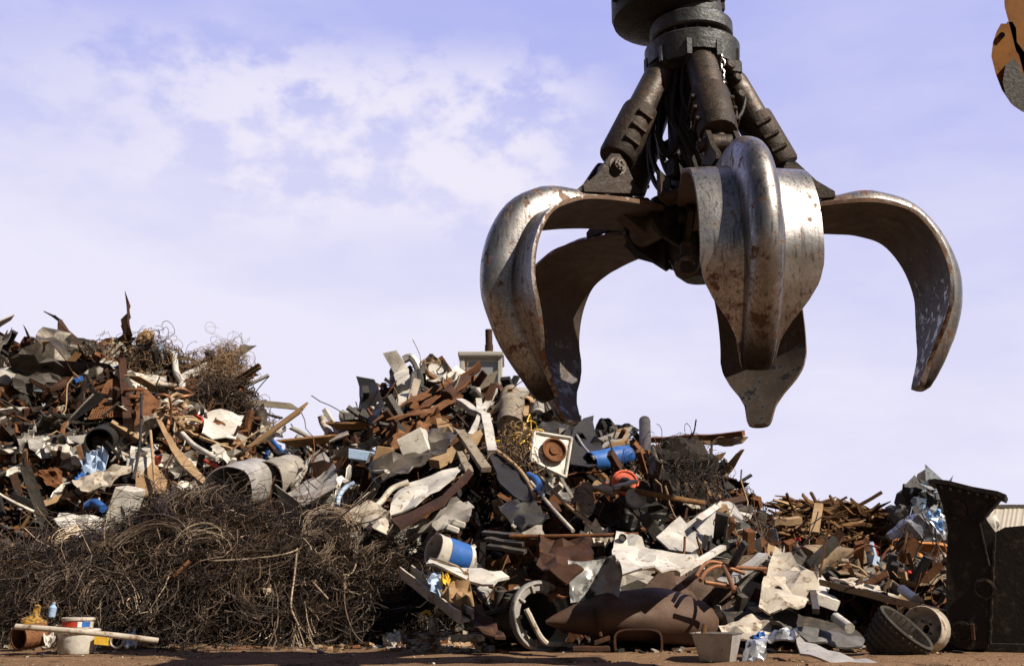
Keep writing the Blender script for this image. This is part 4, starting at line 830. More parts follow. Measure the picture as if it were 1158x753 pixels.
for a, lb in (((512, 598, -1.0), 'small white chip above the blue and white can'), ((519, 592, -1.0), 'small white tube end next to the white chip above the can')):
    m = MB(); m.bevbox(pt(a), (.055, 0, -.02), (0, .05, 0), (.01, 0, .025), .4); tag(m.build('white_chip', 'white_paint'), lb, 'chip')
pipe('white_strip', 'pale arched trim strip crossing the dark middle of the heap', 'strip', [(600, 545, -.9), (625, 575, -1.0), (648, 600, -1.1)], .018, 'cream_paint'); pipe('white_strip', 'second arched trim strip just right of the pale one', 'strip', [(612, 540, -.85), (640, 570, -1.0), (668, 592, -1.05)], .016, 'wood_tan')
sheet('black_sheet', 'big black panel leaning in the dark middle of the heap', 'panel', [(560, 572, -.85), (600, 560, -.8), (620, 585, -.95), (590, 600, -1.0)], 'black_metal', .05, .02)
sheet('black_sheet', 'brown-black door panel lying below the ragged cloth', 'panel', [(610, 612, -1.0), (668, 616, -1.0), (672, 640, -1.15), (640, 655, -1.25), (606, 640, -1.2)], 'rust_dark', .06, .02)
# paint can (lying)
pc = empty('paint_can', pt((490, 618, -1.2)), 'open blue and white paint can lying on its side', 'paint can'); A, B = pt((490, 621, -1.35)), pt((528, 634, -.95)); pc['_o'] = tuple(pt((490, 618, -1.2))); ref([(510, 625)], 'the blue and white can')
m = MB(); drum3(m, A, B, .128, ribs=0, n=28, dent=.02); m.build('can', 'white_paint', pc, sharp=45)
m = MB(); ax = (B-A).normalized(); m.lathe(A, ax, [(.10, .1325), (.10, .1345), ((B-A).length*.88, .1345), ((B-A).length*.88, .1325)], 28); m.build('label_band', 'blue_paint', pc)
pipe('wire_handle', '', '', [(486, 631, -1.45), (500, 634, -1.5), (517, 640, -1.4), (524, 646, -1.25)], .007, 'wire_light', parent=pc)
sheet('car_fender', 'long white fender panel under the blue and white can', 'fender', [(482, 650, -1.3), (486, 640, -1.25), (520, 640, -1.2), (556, 645, -1.15), (576, 650, -1.1), (558, 661, -1.25), (530, 656, -1.3), (500, 652, -1.35)], 'white_paint', .03, .02, ph='the white fender panel')
beam('pale_strut', 'long pale strut slanting down to the ground beside the wire tangle', 'strut', (459, 645, -.9), (528, 697, -1.3), .12, .09, 'cream_paint', shape='U', ph='the long pale strut')
sheet('foam_chunk', 'brown jagged foam chunk under the white fender panel', 'foam chunk', [(498, 674, -1.3), (510, 660, -1.25), (530, 645, -1.2), (533, 672, -1.3), (518, 682, -1.35)], 'carton', .08, .12, ph='the brown foam chunk')
sheet('wrapper', 'crumpled blue, white and yellow wrapper under the white fender panel', 'wrapper', [(482, 655, -1.35), (490, 645, -1.35), (500, 650, -1.35), (496, 668, -1.42), (486, 668, -1.42)], 'pale_blue', .05, .008, fold=4)
sheet('wrapper', 'small yellow wrapper scrap beside the crumpled blue wrapper', 'wrapper', [(495, 649, -1.4), (508, 651, -1.4), (507, 662, -1.42), (498, 661, -1.42)], 'yellow_plastic', .05, .008, fold=4)
sheet('black_sheet', 'brown-edged dark panel lying between the pale strut and the gearbox', 'panel', [(524, 690, -1.2), (545, 685, -1.15), (572, 722, -1.2), (560, 728, -1.25), (540, 716, -1.3)], 'rust_dark', .04, .02)
# ================= front row, middle
gb = empty('gearbox', pt((590, 712, -.5)), 'greasy dark gearbox with a grey bell housing ring lying at the foot of the heap', 'gearbox'); gb['_o'] = tuple(pt((590, 712, -.5))); ref([(598, 695)], 'the gearbox')
gc = P(610, 697, 8.5); gn = Vector((.52, -.85, .12)).normalized()
m = MB(); m.lathe(gc - gn*.02, gn, [(0, .205), (0, .262), (.02, .272), (.055, .272), (.07, .262), (.07, .245), (.05, .235), (.045, .195), (.03, .185), (0, .185)], 40, closed=True)
u_ = gn.cross(Vector((0, 0, 1))).normalized(); w_ = u_.cross(gn)
for i in range(10):
    a = 2*math.pi*i/10; dd = u_*math.cos(a) + w_*math.sin(a); m.bevbox(gc + dd*.215 + gn*.03, dd*.034, dd.cross(gn)*.012, gn*.016, .3)
m.build('bell_housing', 'bell_grey', gb, sharp=35)
m = MB(); m.lathe(gc - gn*.62, gn, [(0, .001), (0, .12), (.08, .15), (.20, .17), (.34, .20), (.50, .24), (.60, .255), (.60, .19), (.40, .12), (.36, .001)], 30)
for i in range(len(m.v)):
    v = Vector(m.v[i]); q = noise.noise(v*5)*.05; m.v[i] = tuple(v + Vector((q, q, q*.8)))
for i in range(7):
    a = 2*math.pi*i/7+.3; dd = u_*math.cos(a) + w_*math.sin(a); m.bevbox(gc - gn*.28 + dd*.215, dd*.03, dd.cross(gn)*.016, gn*.2, .3)
m.build('casing', 'greasy_black', gb)
for q in ((.12, .2, -.38), (-.05, .23, -.2), (.18, .12, -.15)):
    m = MB(); m.lathe(gc + u_*q[0] + w_*q[1] + gn*q[2], (w_ + gn*.3), [(-.08, .001), (-.08, .045), (.04, .045), (.05, .03), (.07, .03), (.07, .001)], 12); m.build('mount', 'dark_grey', gb)
m = MB(); m.tube(cr([gc + u_*.18 + w_*.05 + gn*.1, gc + u_*.05 - w_*.19 + gn*.12, gc - u_*.16 - w_*.22 + gn*.10, gc - u_*.22 - w_*.28 + gn*.25, gc + u_*.02 - w_*.30 + gn*.30]), .022, 8); m.build('band', 'cream_paint', gb)
sheet('rusty_sheet', 'brown-rusted lump sheet behind the gearbox', 'metal sheet', [(612, 655, -.9), (628, 645, -.9), (645, 648, -.9), (643, 672, -1.0), (622, 676, -1.0)], 'rust_orange', .05, .015)
m = MB(); c = pt((704, 608, -1.22)); m.lathe(c, Vector((.1, -.93, .35)), [(-.02, .001), (-.02, .03), (.008, .034), (.010, .028), (.0, .024), (.0, .001)], 20); tag(m.build('hole_disc', 'black_metal'), 'black disc standing in for the dark hole at the top corner of the white torn sheet', 'hole disc')  # black disc stands in for the dark of the sheet's hole
sheet('spotted_sheet', 'silvery square sheet with sooty stains leaning on the brown tank', 'metal sheet', [(642, 633, 8.50), (662, 635, 8.50), (690, 630, 8.52), (709, 625, 8.54), (704, 650, 8.48), (699, 677, 8.42), (670, 680, 8.40), (645, 682, 8.40)], 'spotted', .02, .012, 12, f=lambda q: P(*q), ph='the silvery stained sheet')
sheet('holed_sheet', 'large white torn sheet with a round hole above the brown tank', 'metal sheet', [(692, 628, -1.25), (697, 602, -1.15), (712, 600, -1.15), (721, 606, -1.15), (735, 620, -1.2), (760, 626, -1.2), (788, 628, -1.2), (783, 640, -1.25), (770, 650, -1.3), (740, 664, -1.4), (726, 668, -1.4), (704, 668, -1.42)], 'white_paint', .05, .015, 14, ph='the white sheet with a hole')
# tank
tk = empty('rusty_tank', P(715, 728, 8.75), 'large dark brown rusty tank lying crushed on the ground in front', 'tank'); tk['_o'] = tuple(P(715, 728, 8.75)); ref([(715, 695)], 'the brown tank')
ta, tb_ = P(617, 703, 8.33), P(812, 698, 8.80); rows = []
for i in range(27):
    t = i/26; c = ta.lerp(tb_, t); c.z += lin(t, (0, .3, .7, 1), (0, .035, .03, -.06)); ra = lin(t, (0, .04, .15, .35, .6, .82, .95, 1), (.012, .045, .11, .19, .235, .215, .15, .06)); row = []
    for j in range(28):
        a = 2*math.pi*j/28; q = Vector((t*3, math.cos(a)*1.2, math.sin(a)*1.2)); k = 1 + .07*noise.noise(q*1.1) + .04*abs(noise.noise(q*2.2+Vector((7, 0, 0)))) - (.28*max(0, math.cos((a-2.25)))**6 if .35 < t < .9 else 0)*(.5+noise.noise(Vector((t*5, 1, 0))))
        row.append(c + Vector((0, math.cos(a)*ra*1.25*k, math.sin(a)*ra*.95*k)))
    row.append(row[0]); rows.append(row)
m = MB(); m.grid(rows); m.build('shell', 'tank_brown', tk, sharp=40)
A = P(674, 697, 8.25); m = MB(); m.tube([A, A + Vector((-.01, -.02, .06)), A + Vector((0, -.03, -.02)), A + Vector((.03, -.04, -.14))], .016, 8); m.bevbox(A + Vector((.035, -.05, -.17)), (.06, 0, .02), (0, .03, 0), (0, 0, .018), .3); m.build('bracket', 'rust_dark', tk)
f8 = lambda q: P(q[0], q[1], q[2])
sheet('torn_shell', 'torn dark brown sheet folded over the back of the brown tank', 'metal sheet', [(722, 672, 8.9), (736, 655, 9.0), (752, 641, 9.05), (775, 653, 9.05), (800, 661, 9.1), (824, 671, 9.1), (822, 700, 8.9), (812, 702, 8.85), (790, 688, 8.75), (760, 676, 8.75)], 'tank_brown', .05, .018, 13, f=f8)
m = MB(); c = P(722, 726, 8.25); rows = []
ring = [(math.copysign(abs(math.cos(a))**.55, math.cos(a))*.185, math.copysign(abs(math.sin(a))**.55, math.sin(a))*.098) for a in np.linspace(0, 2*math.pi, 33)]
for dy, s in ((0, .91), (0, 1), (.55, 1.0), (.55, .91), (0, .91)): rows.append([c + Vector((x*s + dy*.12, dy, z*s)) for x, z in ring])
m.grid(rows); tag(m.build('duct', 'rust_dark', sharp=40), 'rusty oblong duct with its open end facing out under the brown tank', 'duct'); ref([(722, 726)], 'the oblong duct')
m = MB(); A = P(668, 733, 8.2)
m.bevbox(A, (.14, 0, 0), (0, .05, 0), (0, 0, .02), .3); tag(m.build('timber_scrap', 'rust_dark'), 'short dark bar lying on the dirt left of the oblong duct', 'bar')
# tapered metal box
tx = MB(); c = P(812, 748, 7.35); c.z = 0.0
def rect(z, hx, hy, off=0): 
    co, si = math.cos(R(-28)), math.sin(R(-28)); return [c + Vector((x*co - y*si, x*si + y*co, z)) for x, y in ((-hx-off, -hy-off), (hx+off, -hy-off), (hx+off, hy+off), (-hx-off, hy+off))]
hA = .185
rs = [rect(.004, .10, .075), rect(hA, .14, .11), rect(hA, .15, .12), rect(hA-.012, .15, .12, .002), rect(hA-.012, .135, .105), rect(.016, .096, .071)]
V = [p for r in rs for p in r]; F = [(0, 3, 2, 1)]
F = [(i*4+j, i*4+(j+1) % 4, (i+1)*4+(j+1) % 4, (i+1)*4+j) for i in (0,) for j in range(4)] + [(3, 2, 1, 0), (20, 21, 22, 23)]
F += [(4+j, 4+(j+1) % 4, 8+(j+1) % 4, 8+j) for j in range(4)] + [(8+j, 8+(j+1) % 4, 16+(j+1) % 4, 16+j) for j in range(4)] + [(16+j, 16+(j+1) % 4, 20+(j+1) % 4, 20+j) for j in range(4)]
tx.add(V, F); tag(tx.build('metal_tub', 'galvanised', sharp=20), 'small grey tapered metal tub standing open on the dirt', 'tub'); ref([(815, 730)], 'the tapered tub')
for q in ((796, 712), (837, 716)):
    pass
pipe('tub_stick', 'short brown stick standing in the tapered metal tub', 'stick', [(794, 724, 7.35), (797, 706, 7.36)], .018, 'wood_brown', f=f8)
beam('white_strut', 'slim white strut leaning from the white holed sheet up to the right', 'strut', (766, 648, -1.35), (818, 618, -.95), .05, .035, 'white_paint', ph='the slim white strut')
for k_, (pts_, lb) in enumerate((([(787, 652, -1.15), (795, 640, -1.1), (806, 635, -1.1), (830, 641, -1.05), (866, 643, -1.0)], 'upper bent copper pipe right of the slim white strut'), ([(792, 656, -1.15), (800, 645, -1.1), (815, 640, -1.08), (842, 648, -1.02)], 'middle bent copper pipe right of the slim white strut'), ([(797, 658, -1.2), (815, 661, -1.15), (832, 664, -1.1)], 'lowest short copper pipe right of the slim white strut'), ([(818, 640, -1.15), (824, 652, -1.2), (830, 668, -1.2)], 'copper pipe bending down from the upper copper pipe'))):
    pipe('copper_pipe', lb, 'pipe', pts_, .017, 'copper_pipe', ph='the copper pipes' if k_ == 0 else None)
# ================= right side of the heap
beam('metal_strut', 'pale strut rising to the corner of the dark-edged white frame', 'strut', (815, 662, -.95), (862, 629, -.55), .10, .05, 'galvanised')
beam('ribbed_bar', 'dark-ribbed top bar of the white frame on the right', 'frame', (861, 630, -.5), (921, 652, -.7), .10, .07, 'galvanised', shape='U', ph='the dark-ribbed frame bar')
beam('ribbed_bar', 'thin dark leg hanging down from the right end of the ribbed frame bar', 'frame', (917, 654, -.75), (923, 692, -1.0), .05, .04, 'dark_grey')
sheet('car_wing', 'torn white car wing with a round lamp hole on the right', 'car wing', [(858, 686, -.95), (863, 656, -.75), (874, 641, -.65), (892, 648, -.7), (912, 660, -.75), (926, 668, -.8), (910, 684, -.9), (884, 692, -1.0)], 'cream_paint', .06, .015, 12, ph='the torn white car wing')
m = MB(); c = pt((880, 668, -.92)); m.lathe(c, Vector((.35, -.85, .3)), [(-.06, .001), (-.06, .033), (.0, .035), (.008, .042), (.010, .034), (.01, .04), (-.03, .001)], 20); tag(m.build('lamp_hole', 'black_metal'), 'black disc standing in for the round hole in the torn white car wing', 'lamp socket')  # black cup stands in for the dark round hole in the wing
m = MB(); A, B, C_ = pt((888, 646, -.55)), pt((939, 656, -.35)), pt((930, 675, -.6)); cc = (A+C_)/2 + Vector((0, .12, 0)); ex = (B-A)/2; ez = (C_-B)/2; m.bevbox(cc, ex, Vector((0, .13, .05)), ez, .06)
tag(m.build('white_box', 'white_paint'), 'clean white box lid lying behind the torn white car wing', 'box'); ref([(915, 660)], 'the white box lid')
m = MB(); m.bevbox(pt((932, 678, -.6)), (.09, .0, -.03), (0, .08, .02), (.02, 0, .04), .1); tag(m.build('white_block', 'white_paint'), 'small white block below the white box lid', 'block')
for k_, (pts_, lb, mt_) in enumerate((([(818, 684, 8.75), (838, 680, 8.8), (872, 684, 8.9), (893, 692, 8.85), (960, 702, 8.9), (980, 722, 8.4), (940, 716, 8.4), (890, 706, 8.45), (830, 697, 8.45)], 'upper grey corrugated roofing sheet at the right foot of the heap', 'dark_grey'), ([(870, 705, 8.3), (930, 712, 8.35), (978, 722, 8.35), (975, 732, 8.15), (915, 727, 8.05), (868, 716, 8.1)], 'lower grey corrugated roofing sheet at the right foot of the heap', 'grey_dk2'))):
    sheet('roofing_sheet', lb, 'roofing sheet', pts_, mt_, .03, .015, 12, f=f8, ph='the corrugated sheets' if k_ == 0 else None)
sheet('speckled_sheet', 'dirty speckled white panel beside the tapered metal tub', 'panel', [(812, 712, 8.2), (826, 704, 8.25), (850, 696, 8.3), (874, 696, 8.35), (872, 716, 8.1), (845, 724, 7.95), (820, 724, 7.95)], 'cream_paint', .04, .015, f=f8)
sheet('silver_sheet', 'crumpled silver sheet folded into a hump on the right foreground', 'metal sheet', [(834, 744, 7.35), (850, 722, 7.5), (872, 712, 7.6), (890, 709, 7.6), (902, 714, 7.5), (905, 726, 7.4), (890, 722, 7.45), (872, 722, 7.5), (862, 742, 7.3)], 'foil_silver', .06, .012, 13, f=f8, ph='the humped silver sheet')
sheet('silver_sheet', 'long silver strip trailing right from the humped silver sheet', 'metal strip', [(898, 713, 7.5), (910, 730, 7.4), (950, 738, 7.3), (996, 750, 7.15), (985, 755, 7.1), (940, 748, 7.15), (905, 738, 7.25)], 'galvanised', .02, .015, f=f8)
sheet('blue_scrap', 'small blue scrap tucked behind the humped silver sheet', 'scrap', [(848, 718, 7.6), (864, 714, 7.65), (868, 720, 7.6), (856, 724, 7.55)], 'blue_paint', .03, .012, f=f8)
# basket
bk = MB(); bc = P(1012, 724, 7.75); rows = []
bax = Vector((.42, -.35, .55)).normalized(); bu = bax.cross(Vector((0, 1, 0))).normalized(); bw = bax.cross(bu)
for d_, r_ in ((-.20, .12), (-.15, .17), (-.05, .205), (.06, .225), (.14, .24), (.15, .255), (.165, .24), (.15, .225), (.05, .205), (-.05, .185), (-.14, .15), (-.18, .10)):
    rows.append([bc + bax*d_*.86 + (bu*math.cos(a)*1.0 + bw*math.sin(a)*.8)*r_*.86*(1 + (.015*math.cos(26*a) if d_ < .13 else 0)) for a in np.linspace(0, 2*math.pi, 105)])
bk.grid(rows)
for d_, r_ in ((-.13, .187), (-.08, .20), (-.03, .214), (.02, .224), (.07, .232), (.12, .24)):
    bk.tube([bc + bax*d_*.86 + (bu*math.cos(a) + bw*math.sin(a)*.8)*(r_*.86 + .010*math.cos(26*a + (math.pi if int(d_*100) % 2 else 0))) for a in np.linspace(0, 2*math.pi, 105)], .009, 5, cap=False)
tag(bk.build('woven_basket', 'rubber', sharp=30), 'dark woven tub lying tipped over on the right', 'tub'); ref([(1012, 722)], 'the dark woven tub')
sheet('silver_scrap', 'grey torn sheet lying inside the dark woven tub', 'metal sheet', [(990, 712, 7.9), (1003, 702, 7.95), (1026, 706, 7.9), (1032, 718, 7.8), (1016, 724, 7.75), (998, 720, 7.8)], 'grey_paint', .05, .012, f=f8)
wl = empty('wheel_rim', P(1047, 735, 7.85), 'cream painted wheel rim leaning beside the dark woven tub', 'wheel rim'); wl['_o'] = tuple(P(1047, 735, 7.85)); ref([(1048, 712)], 'the cream wheel rim')
c = P(1047, 711, 7.9); n_ = Vector((-.72, -.66, .2)).normalized()
m = MB(); m.lathe(c, n_, [(.05, .15), (.06, .155), (.065, .15), (.04, .135), (.0, .13), (-.02, .115), (-.01, .09), (.015, .07), (.015, .035), (0, .032), (-.02, .035), (-.02, .07), (-.05, .12), (-.06, .155), (-.05, .16), (-.03, .14), (.02, .14)], 34, closed=True); m.build('rim', 'cream_paint', wl, sharp=40)
for i in range(5):
    a = 2*math.pi*i/5; u2 = n_.cross(Vector((0, 0, 1))).normalized(); w2 = u2.cross(n_); q = c + (u2*math.cos(a) + w2*math.sin(a))*.055 + n_*.015
    m = MB(); m.lathe(q, n_, [(0, .011), (.015, .010), (.016, .001)], 6); m.build('wheel_nut', 'dark_grey', wl)
beam('light_board', 'long light board lying at a slant behind the dark woven tub', 'board', (936, 660, -.6), (1068, 694, -.75), .30, .05, 'wood_tan', roll=-18, ph='the long light board')
sheet('leather_heap', 'brown crumpled hide-like sheet left of the black skip', 'sheet', [(998, 648, -.3), (1008, 634, -.2), (1022, 629, -.2), (1046, 632, -.2), (1070, 628, -.2), (1069, 652, -.4), (1040, 660, -.45), (1015, 656, -.4)], 'cloth_tan', .14, .015, 14, fold=4, ph='the crumpled brown hide')
sheet('grey_tarp', 'grey-brown tarp fold below the crumpled brown hide', 'tarp', [(960, 664, -.35), (990, 655, -.3), (1010, 650, -.3), (1016, 664, -.45), (990, 676, -.5), (966, 676, -.5)], 'dark_grey', .08, .015, 12)
pipe('cloth_roll', 'tan cloth roll lying right of the copper pipes', 'cloth roll', [(907, 637, -.1), (920, 634, -.1), (945, 636, -.1), (975, 640, -.1)], .16, 'cloth_tan', n=12, ph='the tan cloth roll')
sheet('tan_tarp', 'tan cloth sheet lying flat behind the cloth roll', 'cloth', [(930, 634, .1), (962, 634, .2), (998, 642, .1), (1000, 655, -.1), (968, 655, -.15), (940, 650, -.1)], 'cloth_tan', .09, .015, 12)
sheet('cream_board', 'cream board under the tan cloth sheet', 'board', [(938, 657, -.3), (966, 652, -.25), (1005, 662, -.3), (1020, 672, -.4), (1000, 678, -.45), (960, 668, -.4)], 'cream_paint', .03, .02)
rc = MB(); c = P(974, 626, 13.2); rc.bevbox(c, (.17, -.03, .05), (.03, .12, 0), (-.02, 0, .075), .06)
for k_ in (-1, 1): rc.bevbox(c + Vector((0, -.125, .035*k_)), (.155, -.027, .045), (0, .006, 0), (-.006, 0, .02), .2)
tag(rc.build('red_crate', 'red_paint'), 'red plastic crate at the foot of the far wood pile', 'crate'); ref([(974, 626)], 'the red crate')
beam('blue_strip', 'pale blue bar standing left of the red crate', 'bar', (946, 634, 0), (952, 620, .1), .05, .04, 'pale_blue')
beam('orange_beam', 'orange steel I-beam lying left of the black skip', 'steel beam', (1012, 616, 12.5), (1074, 627, 12.2), .10, .16, 'orange_beam', f=f8, shape='I', ph='the orange I-beam')
sheet('orange_plate', 'orange plate lying under the orange I-beam', 'metal plate', [(1006, 616, 12.3), (1020, 620, 12.2), (1060, 633, 12.0), (1048, 636, 11.9), (1018, 628, 12.0)], 'orange_beam', .02, .03, f=f8)
for k_, (q, lb) in enumerate((((955, 704), 'thick white post stub behind the black wires on the right'), ((1030, 672), 'white pipe stub among scrap left of the black skip'))):
    pipe('white_pipe', lb, 'pipe', [(q[0]-10, q[1]-6, -.8), (q[0]+6, q[1]+6, -.9)], .04, 'white_paint')
# ================= bottom left corner, on the dirt
bt = empty('paint_bucket', (0, 0, 0), 'white paint bucket standing on the dirt before the wire tangle', 'bucket'); c = P(87, 728, 8.15); c.z = 0.0; bt.location = c; bt['_o'] = tuple(c); ref([(87, 714)], 'the white paint bucket')
m = MB(); m.lathe(c, (0, 0, 1), [(.004, .001), (.004, .125), (.02, .132), (.15, .148), (.15, .158), (.172, .160), (.18, .152), (.18, .12), (.172, .001)], 32); m.build('bucket', 'white_paint', bt, sharp=40)
t2 = empty('paint_tub', (0, 0, 0), 'small paint tub with a red, white and blue band stacked on the white bucket', 'tub'); c2 = c + Vector((-.005, 0, .182)); t2.location = c2; t2['_o'] = tuple(c2)
m = MB(); m.lathe(c2, (0, 0, 1), [(0, .001), (0, .105), (.06, .112), (.06, .12), (.075, .12), (.078, .112), (.078, .001)], 30); m.build('tub', 'cream_paint', t2, sharp=40)
for mt_, a0, a1 in (('red_paint', -150, -70), ('white_clean', -70, -55), ('blue_paint', -55, -20)):
    m = MB(); aa = [R(a) for a in np.linspace(a0, a1, 8)]
    m.grid([[c2 + Vector((math.cos(a)*(.1065+.006*(z/.06))*1.008, math.sin(a)*(.1065+.006*(z/.06))*1.008, z)) for a in aa] for z in (.012, .05)]); m.build('label_patch', mt_, t2)
pipe('white_pole', 'long dirty white pole lying across the front of the paint bucket', 'pole', [(18, 708, 7.75), (70, 712, 7.75), (130, 718, 7.8), (179, 724, 7.9)], .021, 'cream_paint', f=f8, ph='the dirty white pole')
m = MB(); A, B = P(20, 722, 7.9), P(48, 716, 8.1); drum3(m, A, B, .085, ribs=1, n=20, dent=.02); tag(m.build('rusty_can', 'rust_orange', sharp=40), 'rusty can lying on its side at the left end of the white pole', 'can')
m = MB(); A = P(38, 704, 8.3); m.lathe(A, (.2, -.1, 1), [(0, .001), (0, .095), (.02, .09), (.04, .05), (.07, .028), (.13, .024), (.14, .001)], 20); tag(m.build('yellow_funnel', 'yellow_worn', sharp=40), 'black and yellow funnel-shaped part behind the left end of the white pole', 'funnel')
m = MB(); m.bevbox(P(117, 724, 8.1), (.055, 0, -.005), (0, .04, 0), (0, 0, .03), .1); tag(m.build('yellow_box', 'yellow_plastic'), 'small yellow box lying right of the white paint bucket', 'box')
m = MB(); A = P(58, 697, 8.5); m.lathe(A, (.1, 0, 1), [(0, .001), (0, .028), (.07, .03), (.09, .012), (.11, .012), (.11, .001)], 14); tag(m.build('spray_bottle', 'pale_blue'), 'small pale bottle standing left of the white paint bucket', 'bottle')
m = MB(); m.tube([P(132, 724, 8.05) + Vector((.05*math.cos(a), .01, .05*math.sin(a))) for a in np.linspace(0, 2*math.pi, 17)], .008, 6, cap=False); tag(m.build('tin_ring', 'galvanised'), 'shiny tin ring lying right of the small yellow box', 'ring')
sheet('blue_scrap', 'crumpled blue and white wrapper at the right end of the white pole', 'wrapper', [(138, 720, 8.1), (152, 716, 8.15), (156, 726, 8.05), (142, 731, 8.0)], 'pale_blue', .04, .008, f=f8, fold=4)
sheet('white_scrap', 'white crumpled scrap under the white pole left of the bucket', 'scrap', [(48, 722, 8.0), (60, 714, 8.1), (63, 724, 8.0), (54, 729, 7.95)], 'white_paint', .03, .01, f=f8)
sheet('foam_block', 'white foam piece at the right foot of the wire tangle', 'foam', [(432, 722, 8.7), (440, 714, 8.75), (452, 712, 8.75), (454, 724, 8.6), (444, 728, 8.55)], 'white_paint', .04, .05, f=f8, ph='the white foam piece')
m = MB(); m.bevbox(P(529, 721, 8.35), (.11, -.02, .0), (.02, .06, 0), (0, 0, .025), .2); tag(m.build('white_slab', 'cream_paint'), 'pale flat slab lying on the dirt below the long pale strut', 'slab'); ref([(529, 721)], 'the pale slab')
sheet('cream_rag', 'small cream rag at the right foot of the wire tangle', 'rag', [(484, 706, 8.8), (494, 698, 8.85), (496, 710, 8.75), (488, 716, 8.7)], 'cream_paint', .05, .01, f=f8)
pipe('yellow_ring', 'yellow curved strip beside the small cream rag', 'strip', [(477, 694, 8.9), (483, 691, 8.9), (487, 695, 8.9)], .014, 'yellow_plastic', f=f8)
# ================= wire tangle
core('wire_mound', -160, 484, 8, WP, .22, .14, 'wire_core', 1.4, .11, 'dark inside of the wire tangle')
def tangle():
    rr = random.Random(5); m = MB(); mts = ['wire_dark', 'wire_brown', 'wire_light']
    for i in range(13500):
        px = rr.uniform(-60, 483) if i > 500 else rr.uniform(-160, 0); v = rr.random()**.85
        q = surf(px, v*.985 + .01, WP, .22) + Vector((0, -.6, .8))*(rr.uniform(-.10, .035) if rr.random() < .93 else rr.uniform(.02, .08))
        nn = noise.noise(q*2.2)
        m.mi = 0 if rr.random() < .70 - .5*nn else (1 if rr.random() < .82 else 2)
        if 240 < px < 310 and .2 < v < .7 and rr.random() < .5: m.mi = 1
        L_ = rr.uniform(.10, .42) if rr.random() < .88 else rr.uniform(.5, 1.1)
        k = 9; e1 = Vector((1, 0, 0)); e2 = Vector((0, .75, .66))
        a = rr.uniform(0, 6.28) if rr.random() < .6 else noise.noise(q*1.3 + Vector((5, 0, 0)))*6
        da = rr.gauss(0, 1)*3.2/k + noise.noise(q*3)*.5; pts = [q]
        nr_ = Vector((0, -.66, .75)); lift = 0
        for j in range(k):
            a += da + rr.gauss(0, .22); lift = rr.gauss(0, .35)
            q = q + (e1*math.cos(a) + e2*math.sin(a) + nr_*lift)*(L_/k)
            if q.z < .01: q.z = .01
            pts.append(q)
        m.tube(pts, rr.uniform(.0016, .0036) if rr.random() < .9 else rr.uniform(.0036, .0068), 3, cap=False)
    for i in range(90):                                  # flattened bundles of parallel strands
        px = rr.uniform(0, 470); v = rr.uniform(.1, .97); q0 = surf(px, v, WP, .22) + Vector((0, -.6, .8))*rr.uniform(-.02, .03)
        a = rr.gauss(0, .9) + (3.14 if rr.random() < .5 else 0); da = rr.gauss(0, .22); L_ = rr.uniform(.25, .75); wdt = rr.uniform(.02, .05); mi = rr.choices((0, 1, 2), (4, 5, 1.6))[0]
        for s_ in range(rr.randint(7, 15)):
            b = a + rr.gauss(0, .07); q = q0 + Vector((rr.gauss(0, wdt), rr.gauss(0, wdt*.6), rr.gauss(0, wdt))); pts = [q]; m.mi = mi
            for j in range(8):
                b += da + rr.gauss(0, .06); q = q + (e1*math.cos(b) + e2*math.sin(b) + nr_*(.25 - .07*j))*(L_/8); q.z = max(q.z, .01); pts.append(q)
            m.tube(pts, rr.uniform(.0022, .0042), 3, cap=False)
    o = m.build('wire_tangle', mts, sharp=None)
    tag(o, 'great brown-black tangle of thin wire piled on the dirt in front', 'wire tangle', kind='stuff')
tangle(); ref([(250, 650)], 'the wire tangle'); ref([(440, 650)], 'the right end of the wire tangle')
fw = lambda q: wpt((q[0], q[1], q[2] if len(q) > 2 else -.06))
pipe('loose_wire', 'long pale wire curving over the front of the wire tangle', 'wire', [(240, 634, -.1), (290, 631, -.12), (335, 622, -.12), (369, 597, -.15), (424, 553, -.5)], .008, 'wire_light', f=fw)
pipe('loose_wire', 'pale wire hanging straight down the front of the wire tangle', 'wire', [(336, 620, -.1), (333, 650, -.12), (329, 682, -.12), (332, 695, -.12), (340, 711, -.1)], .009, 'wire_light', f=fw)
pipe('loose_wire', 'thin rod poking level out of the left of the wire tangle', 'wire', [(48, 641, -.1), (84, 637, -.1)], .008, 'wire_light', f=fw)
pipe('loose_wire', 'dark wire hanging down to the dirt on the right of the tangle', 'wire', [(389, 660, -.1), (391, 690, -.12), (402, 718, -.15), (424, 732, -.2), (470, 741, -.7)], .007, 'wire_brown', f=fw)
pipe('loose_wire', 'short thick brown bar stuck in the middle of the wire tangle', 'bar', [(196, 652, -.1), (214, 634, -.12)], .016, 'rust_brown', f=fw)
pipe('loose_wire', 'short straight rod lying right of the middle of the tangle', 'wire', [(352, 656, -.1), (371, 677, -.1)], .009, 'wire_light', f=fw)
sheet('foil_scrap', 'white foil scrap caught at the top right of the wire tangle', 'foil', [(394, 603, -.1), (402, 600, -.12), (412, 610, -.12), (406, 615, -.12)], 'white_paint', .05, .006, f=fw, fold=4)
sheet('shiny_scrap', 'tan shiny scrap glinting in the middle of the wire tangle', 'scrap', [(296, 664, -.08), (306, 660, -.1), (312, 674, -.1), (304, 678, -.08)], 'wire_light', .03, .006, f=fw)
